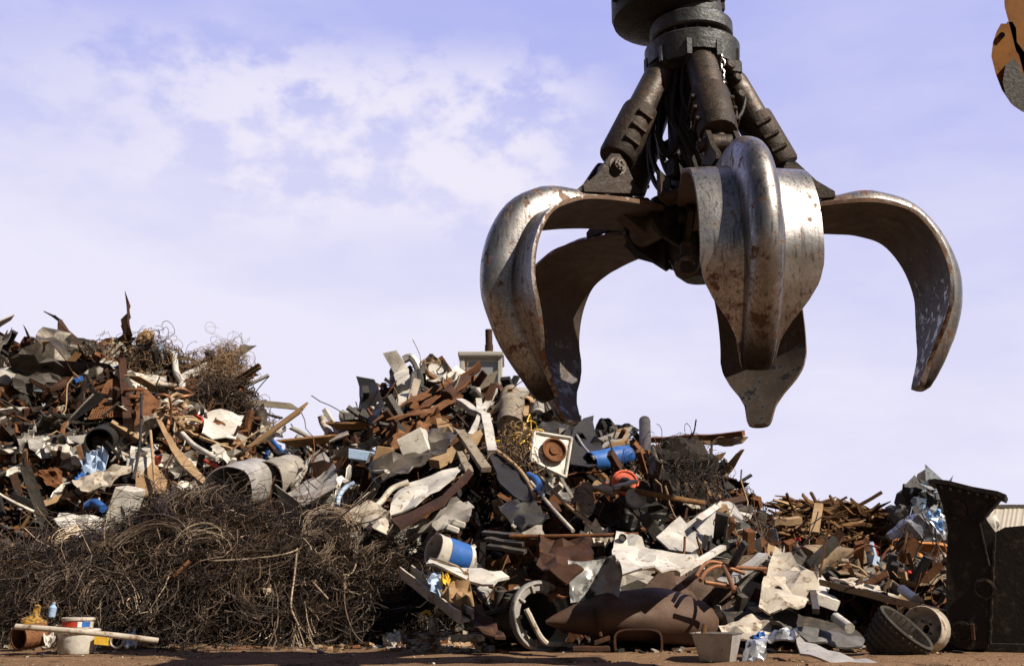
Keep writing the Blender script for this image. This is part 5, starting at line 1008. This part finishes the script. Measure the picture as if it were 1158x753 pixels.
# ================= far wood pile
def wood_pile():
    rr = random.Random(21); YP = 18.0
    WXx = (858, 872, 884, 900, 922, 960, 990, 1006, 1018, 1026); WTT = (618, 594, 581, 576, 574, 576, 582, 590, 608, 632)
    m = MB(); rows = []
    for px in np.arange(856, 1029, 6):
        tp = lin(px, WXx, WTT) + 6; row = []
        for k in range(11):
            v = k/10; p = P(px, 660, YP - 1.6 + 1.6*v); t = P(px, tp, YP); p.z = t.z*math.sin(v*math.pi/2); p += Vector((noise.noise(p*1.5), noise.noise(p*1.9), noise.noise(p*2.3)))*.12; row.append(p)
        row.append(row[-1] + Vector((0, 1.0, -.2))); row.append(Vector((row[-1].x, row[-1].y + 1.2, 0))); rows.append(row)
    m.grid(rows); tag(m.build('wood_pile', 'heap_core'), 'dark inside of the far pile of waste wood', 'wood pile', kind='stuff')
    protos = []
    for k in range(6):
        b = MB(); L_ = .5; kk = 6; vs = []
        for i in range(kk+1):
            t = i/kk; tp = 1 if k % 2 else lin(t, (0, .1, .85, 1), (.5, 1, .9, .25)); x = (t-.5)*2*L_
            oy = .05*noise.noise(Vector((t*2, k*3.1, 0)))*3
            for a_, c_ in ((-1, -1), (1, -1), (1, 1), (-1, 1)): vs.append((x, a_*.026*tp*(1 + .4*(k == 2)) + oy, c_*.02*tp + oy*.6))
        F = [(i*4+j, i*4+(j+1) % 4, (i+1)*4+(j+1) % 4, (i+1)*4+j) for i in range(kk) for j in range(4)] + [(3, 2, 1, 0), tuple(kk*4+j for j in range(4))]
        b.add(vs, F); o = b.build('waste_board', 'wood_brown', origin=(0, 0, 0), sharp=30); protos.append(o)
    for i in range(290):
        px = rr.uniform(862, 1020); tp = lin(px, WXx, WTT); v = rr.random()**.6
        t = P(px, tp + 2, YP); p = P(px, 660, YP - 1.6 + 1.6*v); p.z = t.z*math.sin(v*math.pi/2) + rr.uniform(-.02, .08); p.y -= .12
        o = protos[i] if i < 6 else protos[i % 6].copy()
        if i >= 6: COL.objects.link(o)
        o.location = p; s = rr.uniform(.45, 1.15); o.scale = (s*rr.uniform(.8, 1.3), s*rr.uniform(.55, 1.15), s*rr.uniform(.6, 1.1))
        ang = rr.gauss(0, .28) if rr.random() < .9 else rr.gauss(0, .45)
        o.rotation_euler = (rr.uniform(0, 6), max(-.55, min(.55, ang)), rr.gauss(0, .6))
        o.material_slots[0].link = 'OBJECT'; o.material_slots[0].material = MATS[rr.choice(('wood_brown', 'wood_brown', 'wood_dark', 'wood_dark', 'wood_brown', 'wood_tan'))]
        tag(o, 'weathered brown board or branch lying jumbled in the far wood pile', 'waste board', 'boards and branches of the far wood pile')
wood_pile(); ref([(935, 595)], 'the far wood pile')
beam('wood_plank', 'pale thick plank sticking out at the left end of the far wood pile', 'plank', (874, 590, 16.3), (905, 588, 16.4), .12, .10, 'wood_tan', f=f8)
beam('wood_plank', 'upright plank standing in the middle of the far wood pile', 'plank', (921, 602, 16.3), (926, 570, 16.8), .13, .06, 'wood_tan', f=f8)
# bale of blue and silver packaging beyond
for k_, (c, sz, mt_, lb) in enumerate((((1050, 568, 17), (.40, .35, .42), 'dark_grey', 'crushed silver bale rising behind the black skip'), ((1026, 590, 16.6), (.30, .3, .22), 'dark_grey', 'dark crushed bale at the left foot of the silver bale'), ((1036, 606, 16.2), (.38, .3, .16), 'foil_silver', 'low shiny heap of foil under the silver bale'), ((1066, 600, 16.4), (.25, .25, .22), 'foil_silver', 'shiny bundle beside the black skip under the silver bale'))):
    chunk('scrap_bale', lb, 'bale', c, sz, mt_, f=f8, jag=.42)
sheet('blue_sheet', 'blue plastic sheet hanging on the front of the silver bale', 'plastic sheet', [(1042, 592, 16.3), (1050, 577, 16.3), (1064, 574, 16.3), (1066, 600, 16.2), (1052, 604, 16.2)], 'sky_blue', .06, .015, f=f8)
def foil_bits():
    rr = random.Random(9); m = MB()
    for i in range(260):
        m.mi = rr.randrange(4); px = rr.gauss(1046, 16); py = rr.uniform(548, 612)
        if px < 1016 or (py < 575 and px < 1034): continue
        c = P(px, py, 16.5 + rr.uniform(-.15, .25)); r_ = rr.uniform(.04, .12)
        pts = [c + Vector((rr.gauss(0, r_), rr.gauss(0, r_*.6), rr.gauss(0, r_))) for _ in range(4)]
        m.add(pts, [(0, 1, 2), (0, 3, 1), (1, 3, 2), (0, 2, 3)])
    tag(m.build('packaging_bits', ['foil_silver', 'black_metal', 'pale_blue', 'black_metal'], sharp=None), 'bits of blue and silver packaging covering the bale behind the skip', 'packaging', kind='stuff')
foil_bits()
# ================= black skip on the right
sk = empty('scrap_skip', P(1090, 733, 8.2), 'big black rusty steel skip with a flared lip at the right edge', 'skip'); sk['_o'] = tuple(P(1090, 733, 8.2))
k0 = P(1070, 640, 8.3); kd = Vector((math.cos(R(-26)), math.sin(R(-26)), 0)); kn = Vector((-kd.y, kd.x, 0))
def skp(px, py, off=0.0):                 # pixel ray onto the skip's front plane
    d = ray(px, py); o = Vector((0, 0, CAMH)); t = (k0 - kn*off - o).dot(kn)/d.dot(kn); return o + d*t
post_ = [(1057, 546), (1066, 572), (1072, 600), (1070, 640), (1070, 712), (1074, 724), (1082, 732), (1096, 734), (1117, 733), (1121, 690), (1124, 640), (1126, 602), (1113, 584), (1133, 561)]
m = MB(); m.prism([skp(*q) for q in post_], kn*.30); m.build('post', 'skip_black', sk, sharp=30)
body_ = [(1105, 606), (1127, 601), (1136, 596), (1158, 594), (1210, 590), (1210, 738), (1105, 736)]
m = MB(); m.prism([skp(*q, -.12) for q in body_], kn*.8); m.build('body', 'skip_black', sk, sharp=30)
m = MB(); lipo = [(1049, 543), (1056, 541), (1072, 543), (1100, 550), (1128, 555), (1138, 559), (1136, 564), (1126, 560), (1100, 555), (1072, 548), (1057, 546), (1050, 547)]
m.prism([skp(*q, .05) for q in lipo], kn*.5); m.build('lip', 'skip_black', sk, sharp=30)
for a, b, w_ in (((1122, 567), (1094, 593), 3), ((1107, 588), (1119, 640), 3)):
    A, B = skp(*a), skp(*b); ax = (B-A).normalized(); m = MB(); m.bevbox((A+B)/2 - kn*.012, (B-A)/2, ax.cross(kn)*.007*w_/3, kn*.014, .3); m.build('rib', 'skip_black', sk)
for c_, r_ in (((1081, 576), .068), ((1113, 666), .072), ((1087, 714), .07)):
    m = MB(); m.lathe(skp(*c_), -kn, [(0, r_*1.15), (.02, r_*1.12), (.022, r_*.85), (.008, r_*.8), (.008, .001)], 26); m.build('pin_boss', 'skip_boss', sk)
m = MB(); q = skp(1100, 714); m.bevbox(q - kn*.02, kd*.015, Vector((0, 0, .06)), kn*.02, .3); m.build('latch', 'rust_dark', sk)
m = MB(); c = skp(1150, 738, -.1); m.bevbox(Vector((c.x+.2, c.y+.35, .03)), kd*.75, kn*.4, (0, 0, .04), .1); m.build('skid', 'skip_black', sk)
for i in range(7):
    m = MB(); m.lathe(skp(1064 + 10.2*i, 551.5 + 2.0*i, .05), -kn, [(0, .016), (.014, .015), (.016, .001)], 6); m.build('bolt', 'skip_boss', sk)
m = MB(); A, B = skp(1124, 612), skp(1119, 728); m.tube([A.lerp(B, t/14) + kn*.0 + Vector((.004*math.sin(t*9), 0, 0)) for t in range(15)], .014, 6); m.build('weld_seam', 'skip_boss', sk)
# ================= far building
bd = empty('far_shed', (0, 0, 0), 'long beige shed roof far behind the black skip', 'shed'); A = P(1118, 616, 60); bd.location = (A.x, 60, 0); bd['_o'] = (A.x, 60, 0)
e0, e1 = P(1095, 622, 58), P(1400, 616, 58); r0, r1 = P(1105, 575, 66), P(1400, 568, 66)
rows = []
for t in np.linspace(0, 1, 120): 
    lo = e0.lerp(e1, t); hi = r0.lerp(r1, t); bump_ = .04 if int(t*119) % 2 else 0; rows.append([lo + Vector((0, 0, bump_)), hi + Vector((0, 0, bump_)), hi + Vector((0, 7, -2.2 + bump_))])
m = MB(); m.grid(rows); m.build('roof', 'roof_beige', bd, sharp=None)
m = MB(); mid = (e0+e1)/2; m.box((mid.x, 65, e0.z/2 - .05), ((e1.x-e0.x)/2-.3, 0, 0), (0, 6.6, 0), (0, 0, e0.z/2-.05)); m.build('wall', 'wall_beige', bd)
m = MB(); m.box(((r0.x+r1.x)/2, 66, r0.z+.12), ((r1.x-r0.x)/2, 0, .0), (0, .25, 0), (0, 0, .12)); m.build('ridge_cap', 'dark_grey', bd)
chunk('white_bag', 'small white bag lump showing between the skip and the far shed', 'bag', (1119, 593, 14.0), (.12, .12, .16), 'white_paint', f=f8)
# ================= cab behind the heap
cb = empty('loader_cab', P(543, 660, 24), 'beige machine cab with exhaust stack standing behind the main heap', 'machine'); cb['_o'] = tuple(P(543, 660, 24))
x0, x1 = P(520, 415, 24).x, P(568, 415, 24).x; zt, zb = P(543, 401, 24).z, P(543, 440, 24).z; xm = (x0+x1)/2; hw = (x1-x0)/2
m = MB(); t_ = .11; hz = (zt-zb)/2; zm = (zt+zb)/2
for sx in (-1, 1):
    for dy in (0, 1.1): m.bevbox((xm + sx*(hw-t_/2), 24 + dy, zm), (t_/2, 0, 0), (0, .06, 0), (0, 0, hz), .3)
m.bevbox((xm, 24.55, zt), (hw+.04, 0, 0), (0, .68, 0), (0, 0, .055), .4); m.bevbox((xm, 24.0, zb), (hw, 0, 0), (0, .07, 0), (0, 0, .09), .3); m.bevbox((xm, 24.05, zt-.09), (hw, 0, 0), (0, .05, 0), (0, 0, .07), .3)
m.build('cab_frame', 'cab_paint', cb)
m = MB(); m.box((xm, 24.03, zm-.02), (hw-t_, 0, 0), (0, .012, 0), (0, 0, hz-.1)); m.build('window', 'cab_glass', cb)
m = MB(); m.box((xm - hw + .02, 24.55, zm), (.01, 0, 0), (0, .5, 0), (0, 0, hz-.06)); m.box((xm + hw - .02, 24.55, zm), (.01, 0, 0), (0, .5, 0), (0, 0, hz-.06)); m.build('side_window', 'black_metal', cb)
m = MB(); m.bevbox((xm, 25.3, zb/2+.2), (1.2, 0, 0), (0, 1.9, 0), (0, 0, zb/2-.25), .08); m.build('body', 'cab_paint', cb)
m = MB(); ex = P(553, 402, 24.3); m.tube([ex - Vector((0, 0, .4)), ex + Vector((0, 0, .25)), ex + Vector((0, 0, .26)), ex + Vector((-.01, 0, .62))], [.10, .10, .085, .085], 14); m.build('exhaust_stack', 'rust_dark', cb)
for sx in (-1, 1):
    m = MB(); m.bevbox((xm + sx*1.0, 25.3, .4), (.28, 0, 0), (0, 2.0, 0), (0, 0, .4), .5); m.build('track', 'rubber', cb)
# ================= orange boom at the top right
bo_ = empty('orange_boom', P(1150, 60, 7.5), 'orange excavator arm end hanging in at the top right corner', 'excavator arm'); bo_['_o'] = tuple(P(1150, 60, 7.5))
YB = 7.5; rd_ = ray(1150, 60)
m = MB(); m.prism([P(*q, YB) for q in ((1133, -60), (1136, 8), (1143, 34), (1150, 62), (1158, 90), (1190, 100), (1240, 40), (1250, -60))], rd_*.4); m.build('arm', 'orange_machine', bo_, sharp=30)
lk_ = [(1127, 36), (1132, 27), (1138, 27), (1142, 34), (1143, 50), (1152, 62), (1158, 84), (1162, 128), (1155, 126), (1143, 117), (1133, 102), (1126, 84), (1121, 64), (1123, 48)]
m = MB(); m.prism([P(*q, YB-.16) for q in lk_], rd_*.06); m.prism([P(q[0]+7, q[1]-2, YB-.0) for q in lk_], rd_*.06); m.build('bucket_link', 'orange_machine', bo_, sharp=30)
m = MB(); m.prism([P(*q, YB-.20) for q in ((1137, 74), (1146, 66), (1153, 74), (1160, 96), (1166, 128), (1157, 127), (1146, 120), (1137, 108), (1134, 92))], rd_*.10); m.build('inner_shade', 'greasy_black', bo_, sharp=30)  # added black plate paints the shaded inside of the arm end
m = MB(); m.lathe(P(1133, 40, YB-.19), rd_, [(0, .001), (0, .022), (.25, .022), (.25, .001)], 14); m.build('pin', 'greasy_black', bo_)
# ================= the many smaller pieces of the heap
def debris():
    rr = random.Random(31); mts = ['black_metal', 'rust_dark', 'rust_brown', 'dark_grey', 'cream_paint', 'white_paint', 'grey_paint', 'wood_tan', 'rust_orange', 'wood_brown', 'pale_blue', 'blue_paint', 'red_paint']
    wt = [34, 26, 13, 14, 3, 2, 4, 3, 3, 5, .6, .4, .3]; m = MB()  # black-heavy mix stands in for shade in the gaps
    for i in range(15000):
        px = rr.uniform(-200, 1110); v = rr.random()**.9
        q = surf(px, v) + Vector((0, -.6, .8))*(-.11 + rr.uniform(-.06, .09)); m.mi = rr.choices(range(len(mts)), wt)[0]
        s = rr.uniform(.02, .075) if rr.random() < .8 else rr.uniform(.07, .14)
        a = Vector((rr.gauss(0, 1), rr.gauss(0, 1), rr.gauss(0, 1))).normalized(); b = a.orthogonal().normalized(); b = Matrix.Rotation(rr.uniform(0, 6), 3, a) @ b; c = a.cross(b)
        el = rr.choice((1, 1, 1.6, 4)); th = s*rr.uniform(.05, .3)
        m.box(q, a*s*el*.8, b*s*rr.uniform(.3, 1)/el**.5, c*th)
    for i in range(900):
        m.mi = rr.choice((0, 1, 2, 2, 7)); px = rr.uniform(60, 1100); v = rr.random(); q = surf(px, v) + Vector((0, -.6, .8))*(-.06)
        d = Vector((rr.gauss(0, 1), rr.gauss(0, .5), rr.gauss(0, .8))).normalized(); pts = [q]; L_ = rr.uniform(.2, .7)
        for j in range(5): d = (d + Vector((rr.gauss(0, .3), rr.gauss(0, .3), rr.gauss(0, .3)))).normalized(); q = q + d*L_/5; pts.append(q)
        m.tube(pts, rr.uniform(.004, .011), 4, cap=False)
    tag(m.build('scrap_debris', mts, sharp=None), 'countless small metal bits and shreds lying between the bigger scrap pieces', kind='stuff')
debris()
PRE = {}
def protos():
    rr = random.Random(77)
    def poly(k, ex=1.0):
        n = rr.choice((4, 4, 5, 6)); return [Vector((math.cos(2*math.pi*i/n + rr.uniform(-.3, .3))*ex*rr.uniform(.7, 1.1), 0, math.sin(2*math.pi*i/n + rr.uniform(-.3, .3))*rr.uniform(.7, 1.1))) for i in range(n)]
    def reg(kind, word, m, sharp=28):
        me = m.build('proto', 'rust_brown', origin=(0, 0, 0), sharp=sharp); PRE.setdefault(kind, []).append((me.data, word)); bpy.data.objects.remove(me)
    for w in ('torn', 'creased', 'crumpled', 'buckled', 'ragged', 'folded', 'dented', 'warped', 'bent'):
        m = MB(); sheet3(m, poly(0), rr.uniform(.16, .42), .03, 11, fold=rr.uniform(1.6, 3.8), sag=rr.uniform(-.2, .2), bends=rr.choice((1, 2, 2)), bk=1.1); reg('sheet', w, m)
    for w in ('twisted', 'curled', 'bent', 'thin', 'kinked'):
        m = MB(); k = 14; rows = []; tw = rr.uniform(-1.6, 1.6); cu = rr.uniform(-1.1, 1.1); a = 0; p = Vector((-1, 0, 0)); rowsT = []; rowsB = []
        for i in range(k+1):
            t = i/k; a += cu/k + rr.gauss(0, .10); p = p + Vector((math.cos(a), 0, math.sin(a)))*2/k; ww = .17*(1 + .3*noise.noise(Vector((t*4, cu*9, 0)))); th = tw*t
            s_ = Vector((-math.sin(a)*math.sin(th), math.cos(th), math.cos(a)*math.sin(th))); n_ = s_.cross(Vector((math.cos(a), 0, math.sin(a))))
            rows.append([p + s_*ww, p + s_*ww*.1 + n_*.03, p - s_*ww, p - s_*ww - n_*.025, p - n_*.025 + n_*.03, p + s_*ww - n_*.025, p + s_*ww])
        m.grid(rows); reg('strip', w, m)
    for w, sh in (('straight', 'box'), ('angled', 'L'), ('channelled', 'U'), ('bowed', 'box'), ('flanged', 'I')):
        o = beam('x', '', '', (-1, 0, 0), (1, 0, .001), .14, .12, 'rust_brown', f=lambda q: Vector(q), shape=sh, kink=.15 if w == 'bowed' else None); PRE.setdefault('bar', []).append((o.data, w)); bpy.data.objects.remove(o)
    for w in ('bent', 'hooked', 'slender', 'curved', 'snaking'):
        m = MB(); pts = [Vector((-1+.5*i, rr.gauss(0, .12), rr.gauss(0, .22) + (.4 if w == 'hooked' and i == 4 else 0))) for i in range(5)]; m.tube(cr(pts, 5), rr.uniform(.035, .07), 9); reg('pipe', w, m, 50)
    for w in ('jagged', 'rough', 'crushed', 'knobbly', 'squashed'):
        m = MB(); chunk3(m, (0, 0, 0), (.8, .6, .55), rr.uniform(1, 60), .5); reg('lump', w, m, 25)
    for w in ('splintered', 'flat', 'broken'):
        m = MB(); k = 6; vs = []
        for i in range(k+1):
            t = i/k; x = -1 + 2*t
            for a_, c_ in ((-1, -1), (1, -1), (1, 1), (-1, 1)): vs.append((x + (a_*.1 if i in (0, k) else 0) + rr.gauss(0, .03)*(i in (0, k)), a_*.16, c_*.04 + .04*math.sin(t*3)))
        m.add(vs, [(i*4+j, i*4+(j+1) % 4, (i+1)*4+(j+1) % 4, (i+1)*4+j) for i in range(k) for j in range(4)] + [(3, 2, 1, 0), tuple(k*4+j for j in range(4))]); reg('board', w, m)
    for w in ('crushed', 'open'):
        m = MB(); drum3(m, Vector((-.7, 0, 0)), Vector((.7, 0, 0)), .5, wall=.05, ribs=2, dent=.12 if w == 'crushed' else .03); reg('can', w, m, 40)
def casings():
    import bmesh
    for k, w in enumerate(('crushed', 'buckled', 'bent', 'dented', 'gaping')):
        bm = bmesh.new(); bmesh.ops.create_cube(bm, size=2); bmesh.ops.subdivide_edges(bm, edges=bm.edges[:], cuts=9, use_grid_fill=True)
        kill = [f for f in bm.faces if f.normal.y < -.9] if k % 2 else [f for f in bm.faces if f.normal.z > .9 or (f.normal.x > .9 and k == 4)]
        bmesh.ops.delete(bm, geom=kill, context='FACES'); bm.normal_update()
        co = {}
        for v in bm.verts:
            c = v.co; q = c*.9 + Vector((k*5.3, 0, 0)); d = Vector((noise.noise(q), noise.noise(q + Vector((9, 0, 0))), noise.noise(q + Vector((0, 9, 0)))))*.42
            q2 = c*2.3 + Vector((0, k*3.1, 0)); d += v.normal*(.24*abs(noise.noise(q2)) - .08 + .07*noise.noise(c*5)); co[v.index] = (c + d, v.normal.copy())
        n = len(bm.verts); V = [None]*(2*n)
        for i, (c, nn) in co.items(): V[i] = Vector((c.x*.85, c.y*.6, c.z*.7)); V[n+i] = V[i] - nn*.05
        F = [tuple(v.index for v in f.verts) for f in bm.faces]; F2 = F + [tuple(n+i for i in f[::-1]) for f in F]; ed = set()
        for f in F:
            for a, b in zip(f, f[1:]+f[:1]): ed.add((a, b))
        F2 += [(b, a, n+a, n+b) for a, b in ed if (b, a) not in ed]
        bm.free(); m = MB(); m.add(V, F2); o = m.build('proto', 'rust_brown', origin=(0, 0, 0), sharp=32); PRE.setdefault('casing', []).append((o.data, w)); bpy.data.objects.remove(o)
protos(); casings()
CNAME = {'black_metal': 'black', 'rust_dark': 'dark rusty', 'rust_brown': 'rust-brown', 'rust_orange': 'orange rusty', 'white_paint': 'white', 'cream_paint': 'cream', 'grey_paint': 'grey', 'galvanised': 'silvery', 'dark_grey': 'dark grey', 'oily_sheet': 'oily grey', 'wood_tan': 'tan', 'wood_brown': 'brown', 'carton': 'light brown', 'cloth_tan': 'dull tan', 'blue_paint': 'blue', 'pale_blue': 'pale blue', 'red_paint': 'red', 'orange_red': 'orange-red', 'copper_pipe': 'copper brown', 'wood_grey': 'weathered grey'}
METAL = (['black_metal', 'rust_dark', 'rust_brown', 'rust_orange', 'white_paint', 'cream_paint', 'grey_paint', 'galvanised', 'dark_grey', 'oily_sheet', 'carton', 'cloth_tan', 'blue_paint', 'pale_blue', 'red_paint', 'orange_red'], [22, 15, 11, 4, 13, 12, 9, 6, 4, 7, 7, 5, 1.0, .8, .6, .4])  # black share raised to paint in shaded gaps
WOOD = (['wood_tan', 'wood_brown', 'wood_grey', 'carton', 'cream_paint'], [4, 4, 3, 2, 1])
KIND = {'sheet': ('scrap_sheet', 'sheet'), 'strip': ('scrap_strip', 'strip'), 'bar': ('scrap_bar', 'bar'), 'pipe': ('scrap_pipe', 'pipe'), 'lump': ('scrap_lump', 'lump'), 'board': ('scrap_board', 'board'), 'can': ('scrap_can', 'can'), 'casing': ('scrap_casing', 'casing')}
FILL = []
KEEP = {'the blue drum', 'the orange-red lid', 'the white machine panel', 'the brown tank', 'the gearbox', 'the silvery stained sheet', 'the blue and white can', 'the large pale car panel', 'the tall curled white sheet', 'the thick white post', 'the corrugated sheets', 'the humped silver sheet', 'the torn white car wing', 'the left steel drum', 'the right steel drum', 'the dented white square panel', 'the crumpled brown hide', 'the tan cloth roll', 'the orange I-beam', 'the light timber beam', 'the rust-brown crumpled sheet', 'the rusty grille', 'the bent grey bonnet', 'the red crate'}
def fill(n, x0, x1, seed, v0=.0, v1=1.0, sc=1.0, big=False):
    rr = random.Random(seed)
    for i in range(n):
        px = rr.uniform(x0, x1); v = v0 + (v1-v0)*rr.random()**.92; q = surf(px, v)
        kind = rr.choices(('sheet', 'strip', 'bar', 'pipe', 'lump', 'board', 'can', 'casing'), (42, 15, 12, 9, 4, 8, 2, 10))[0]
        if 790 < px < 1075 and min((r[0]-px)**2 + (r[1]-pr(q)[1])**2 for r in REFS) < 34**2: continue
        if px > 800 and kind == 'casing': continue
        if 812 < px < 905 and pr(q)[1] < lin(px, HX, HTP) + 26: continue
        if 490 < px < 600 and pr(q)[1] < (470 if big else 450): continue
        if min((r[0]-px)**2 + (r[1]-pr(q)[1])**2 for r in REFS if r[2] in KEEP) < 27**2: continue
        if 625 < px < 735 and 618 < pr(q)[1] < 705: continue
        me, word = rr.choice(PRE[kind]); mt = rr.choices(*(WOOD if kind == 'board' else METAL))[0]
        if big: kind = 'sheet'; me, word = rr.choice(PRE[kind]); mt = rr.choices(('grey_paint', 'white_paint', 'galvanised', 'cream_paint', 'oily_sheet', 'rust_brown'), (5, 5, 3, 2, 2, 2))[0]
        if kind == 'pipe' and rr.random() < .2: mt = 'copper_pipe'
        if 545 < px < 850 and 465 < pr(q)[1] < 650 and mt in ('white_paint', 'cream_paint', 'rust_orange', 'grey_paint', 'rust_brown', 'wood_tan') and rr.random() < .68: mt = rr.choice(('black_metal', 'black_metal', 'rust_dark', 'dark_grey'))  # pale pieces turned dark to paint in the heap's shaded middle
        o = bpy.data.objects.new(KIND[kind][0], me); COL.objects.link(o)
        s = sc*min(.62, max(.12, math.exp(rr.gauss(-1.38, .46))))
        if mt in ('blue_paint', 'pale_blue', 'red_paint', 'orange_red'): s = min(s, .13)
        if big: s = rr.uniform(.28, .44)
        if kind in ('strip', 'bar', 'pipe', 'board'): o.scale = (min(.95, s*rr.uniform(1.6, 3.0)), s*rr.uniform(.6, 1.0), s*rr.uniform(.6, 1.0))
        elif kind == 'sheet': o.scale = (s*rr.uniform(1.0, 1.9), s*rr.uniform(.7, 1.0), s*rr.uniform(.5, .95))
        elif kind == 'lump': s *= .6; o.scale = (s, s, s)
        elif kind == 'casing': s = min(.32, max(.2, s)*.95); o.scale = (s, s*rr.uniform(.6, 1), s*rr.uniform(.5, 1))
        else: s *= .7; o.scale = (s, s, s)
        lay = Vector((1, .1, .62)) if 360 < px < 610 else (Vector((1, 0, -.45)) if 610 <= px < 860 else (Vector((1, .1, -.25)) if px >= 860 else Vector((1, 0, .1))))
        lay = (lay + Vector((rr.gauss(0, .5), rr.gauss(0, .35), rr.gauss(0, .5)))).normalized()
        if v > .78: lay = Vector((math.copysign(max(.75, abs(lay.x)), lay.x), lay.y, max(-.4, min(.45, lay.z)))).normalized()
        n_ = Vector((rr.gauss(0, .55), -.7 + rr.gauss(0, .45), .5 + rr.gauss(0, .5))).normalized()
        if kind in ('sheet',): yv = -n_; xv = (lay - yv*lay.dot(yv)).normalized(); zv = xv.cross(yv); rot = Matrix((xv, yv, zv)).transposed()
        else:
            d = lay if rr.random() < .7 or v > .78 else Vector((rr.gauss(0, 1), rr.gauss(0, .45), rr.gauss(0, .9))).normalized(); rot = d.to_track_quat('X', 'Z').to_matrix() @ Matrix.Rotation(rr.uniform(0, 6.28), 3, 'X')
        o.rotation_euler = rot.to_euler()
        off = -.2 if kind == 'casing' else -.10 if kind in ('sheet', 'lump', 'can') else -.06
        off -= -.08 if big else .16 if min((r[0]-px)**2 + (r[1]-pr(q)[1])**2 for r in REFS) < 26**2 else 0
        q = q + Vector((0, -.6, .8))*(off + rr.gauss(0, .04)); q.z = max(q.z, .05 + s*.25); o.location = q
        o.material_slots[0].link = 'OBJECT'; o.material_slots[0].material = MATS[mt]
        FILL.append([o, kind, word, mt, s])
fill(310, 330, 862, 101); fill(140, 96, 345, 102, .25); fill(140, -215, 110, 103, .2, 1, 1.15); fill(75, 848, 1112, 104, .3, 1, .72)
fill(30, 350, 640, 105, .05, .9, 1.0, True); fill(16, 110, 330, 106, .35, .95, 1, True); fill(5, 660, 840, 107, .05, .6, 1, True); fill(14, -200, 100, 108, .3, .95, 1, True)
# pieces nothing shows of are taken out again; the rest are described by what lies beside them
bpy.context.view_layer.update()
def visible():
    Vs, Fs, own = [], [], []; names = []; off = 0
    for o in COL.objects:
        if o.type != 'MESH' or o.name.startswith(('ground', 'wire_tangle', 'wire_netting')): continue
        me = o.data; nv = len(me.vertices); a = np.empty(nv*3); me.vertices.foreach_get('co', a); a = a.reshape(-1, 3)
        M = np.array(o.matrix_world); a = a @ M[:3, :3].T + M[:3, 3]; Vs.append(a)
        k = len(names); names.append(o)
        for p in me.polygons: Fs.append([off + i for i in p.vertices]); 
        own += [k]*len(me.polygons); off += nv
    bv = BVHTree.FromPolygons(np.vstack(Vs).tolist(), Fs); hit = {}
    o_ = Vector((0, 0, CAMH))
    for py in range(360, 753, 3):
        for px in range(-1, 1159, 3):
            r = bv.ray_cast(o_, ray(px, py))
            if r[2] is not None: hit.setdefault(names[own[r[2]]].name, []).append((px, py))
    return hit
HIT = visible(); used = set()
for o, kind, word, mt, s in FILL:
    h = HIT.get(o.name, [])
    if len(h) < 3:
        bpy.data.objects.remove(o); continue
    cx = sum(a for a, _ in h)/len(h); cy = sum(b for _, b in h)/len(h)
    size = 'small' if len(h) < 14 else ('large' if len(h) > 70 else 'mid-sized'); noun = KIND[kind][1]
    near = sorted(REFS, key=lambda r: (r[0]-cx)**2 + (r[1]-cy)**2)[:7]
    def rel(r):
        dx, dy = cx-r[0], cy-r[1]
        if abs(dx) < 9 and abs(dy) < 9: return 'against'
        if abs(dy) > abs(dx)*1.2: return 'above' if dy < 0 else 'below'
        return 'left of' if dx < 0 else 'right of'
    base = f'{word} {CNAME[mt]} {noun}'; cand = [f'{base} {rel(r)} {r[2]}' for r in near[:2]] + [f'{size} {base} {rel(r)} {r[2]}' for r in near[:3]]
    cand += [f'{base} between {a[2]} and {b[2]}' for a in near[:3] for b in near[:5] if a != b]
    lab = next((c for c in cand if c not in used and len(c.split()) <= 16), None) or next((f'{size} {base} {rel(r)} {r[2]}' for r in near if f'{size} {base} {rel(r)} {r[2]}' not in used), cand[0])
    used.add(lab); tag(o, lab, noun + ' scrap', {'sheet': 'torn sheets in the scrap heap', 'strip': 'bent strips in the scrap heap', 'bar': 'metal bars in the scrap heap', 'pipe': 'pipes in the scrap heap', 'lump': 'crushed lumps in the scrap heap', 'board': 'boards in the scrap heap', 'can': 'crushed cans in the scrap heap', 'casing': 'crushed metal casings in the scrap heap'}[kind])
# ================= litter and grit on the dirt
def grit():
    rr = random.Random(55); mts = ['yard_dirt', 'cream_paint', 'grey_paint', 'rust_brown', 'black_metal', 'white_paint', 'wood_tan']; wt = [26, 3, 3, 7, 4, .8, 3]; m = MB()
    for i in range(5700):
        if i < 3000: Y = rr.uniform(6.6, 9.4); x = rr.uniform(-.55, .55)*Y; s = rr.choice((.003, .004, .005, .007, .010))
        else:
            px = rr.uniform(-60, 1100); Y = (lin(px, WX, WBY) if px < 478 else lin(px, HX, HBY)) - abs(rr.gauss(0, .28)) + .15; x = P(px, 700, Y).x; s = rr.choice((.006, .01, .012, .018, .028))
        if i > 4800: px = rr.gauss(492, 26); Y = rr.uniform(8.35, 8.95); x = P(px, 700, Y).x; s = rr.choice((.01, .014, .02, .03))
        m.mi = rr.choices(range(len(mts)), wt)[0] if i <= 4800 else rr.choice((1, 3, 6, 2, 0, 1)); q = Vector((x, Y, s*.3 + (max(0, Y-8.5)*.25 if i > 4800 else 0)))
        a = rr.uniform(0, 6.3); u = Vector((math.cos(a), math.sin(a), rr.gauss(0, .2))); w = Vector((-math.sin(a), math.cos(a), rr.gauss(0, .2)))
        m.box(q, u*s*rr.uniform(.6, 1.6), w*s*rr.uniform(.4, 1), Vector((0, 0, s*rr.uniform(.25, .7))))
    tag(m.build('ground_litter', mts, sharp=None), 'grit and tiny metal crumbs scattered on the brown dirt', kind='stuff')
grit()
for o in COL.objects:
    if '_o' in o: del o['_o']
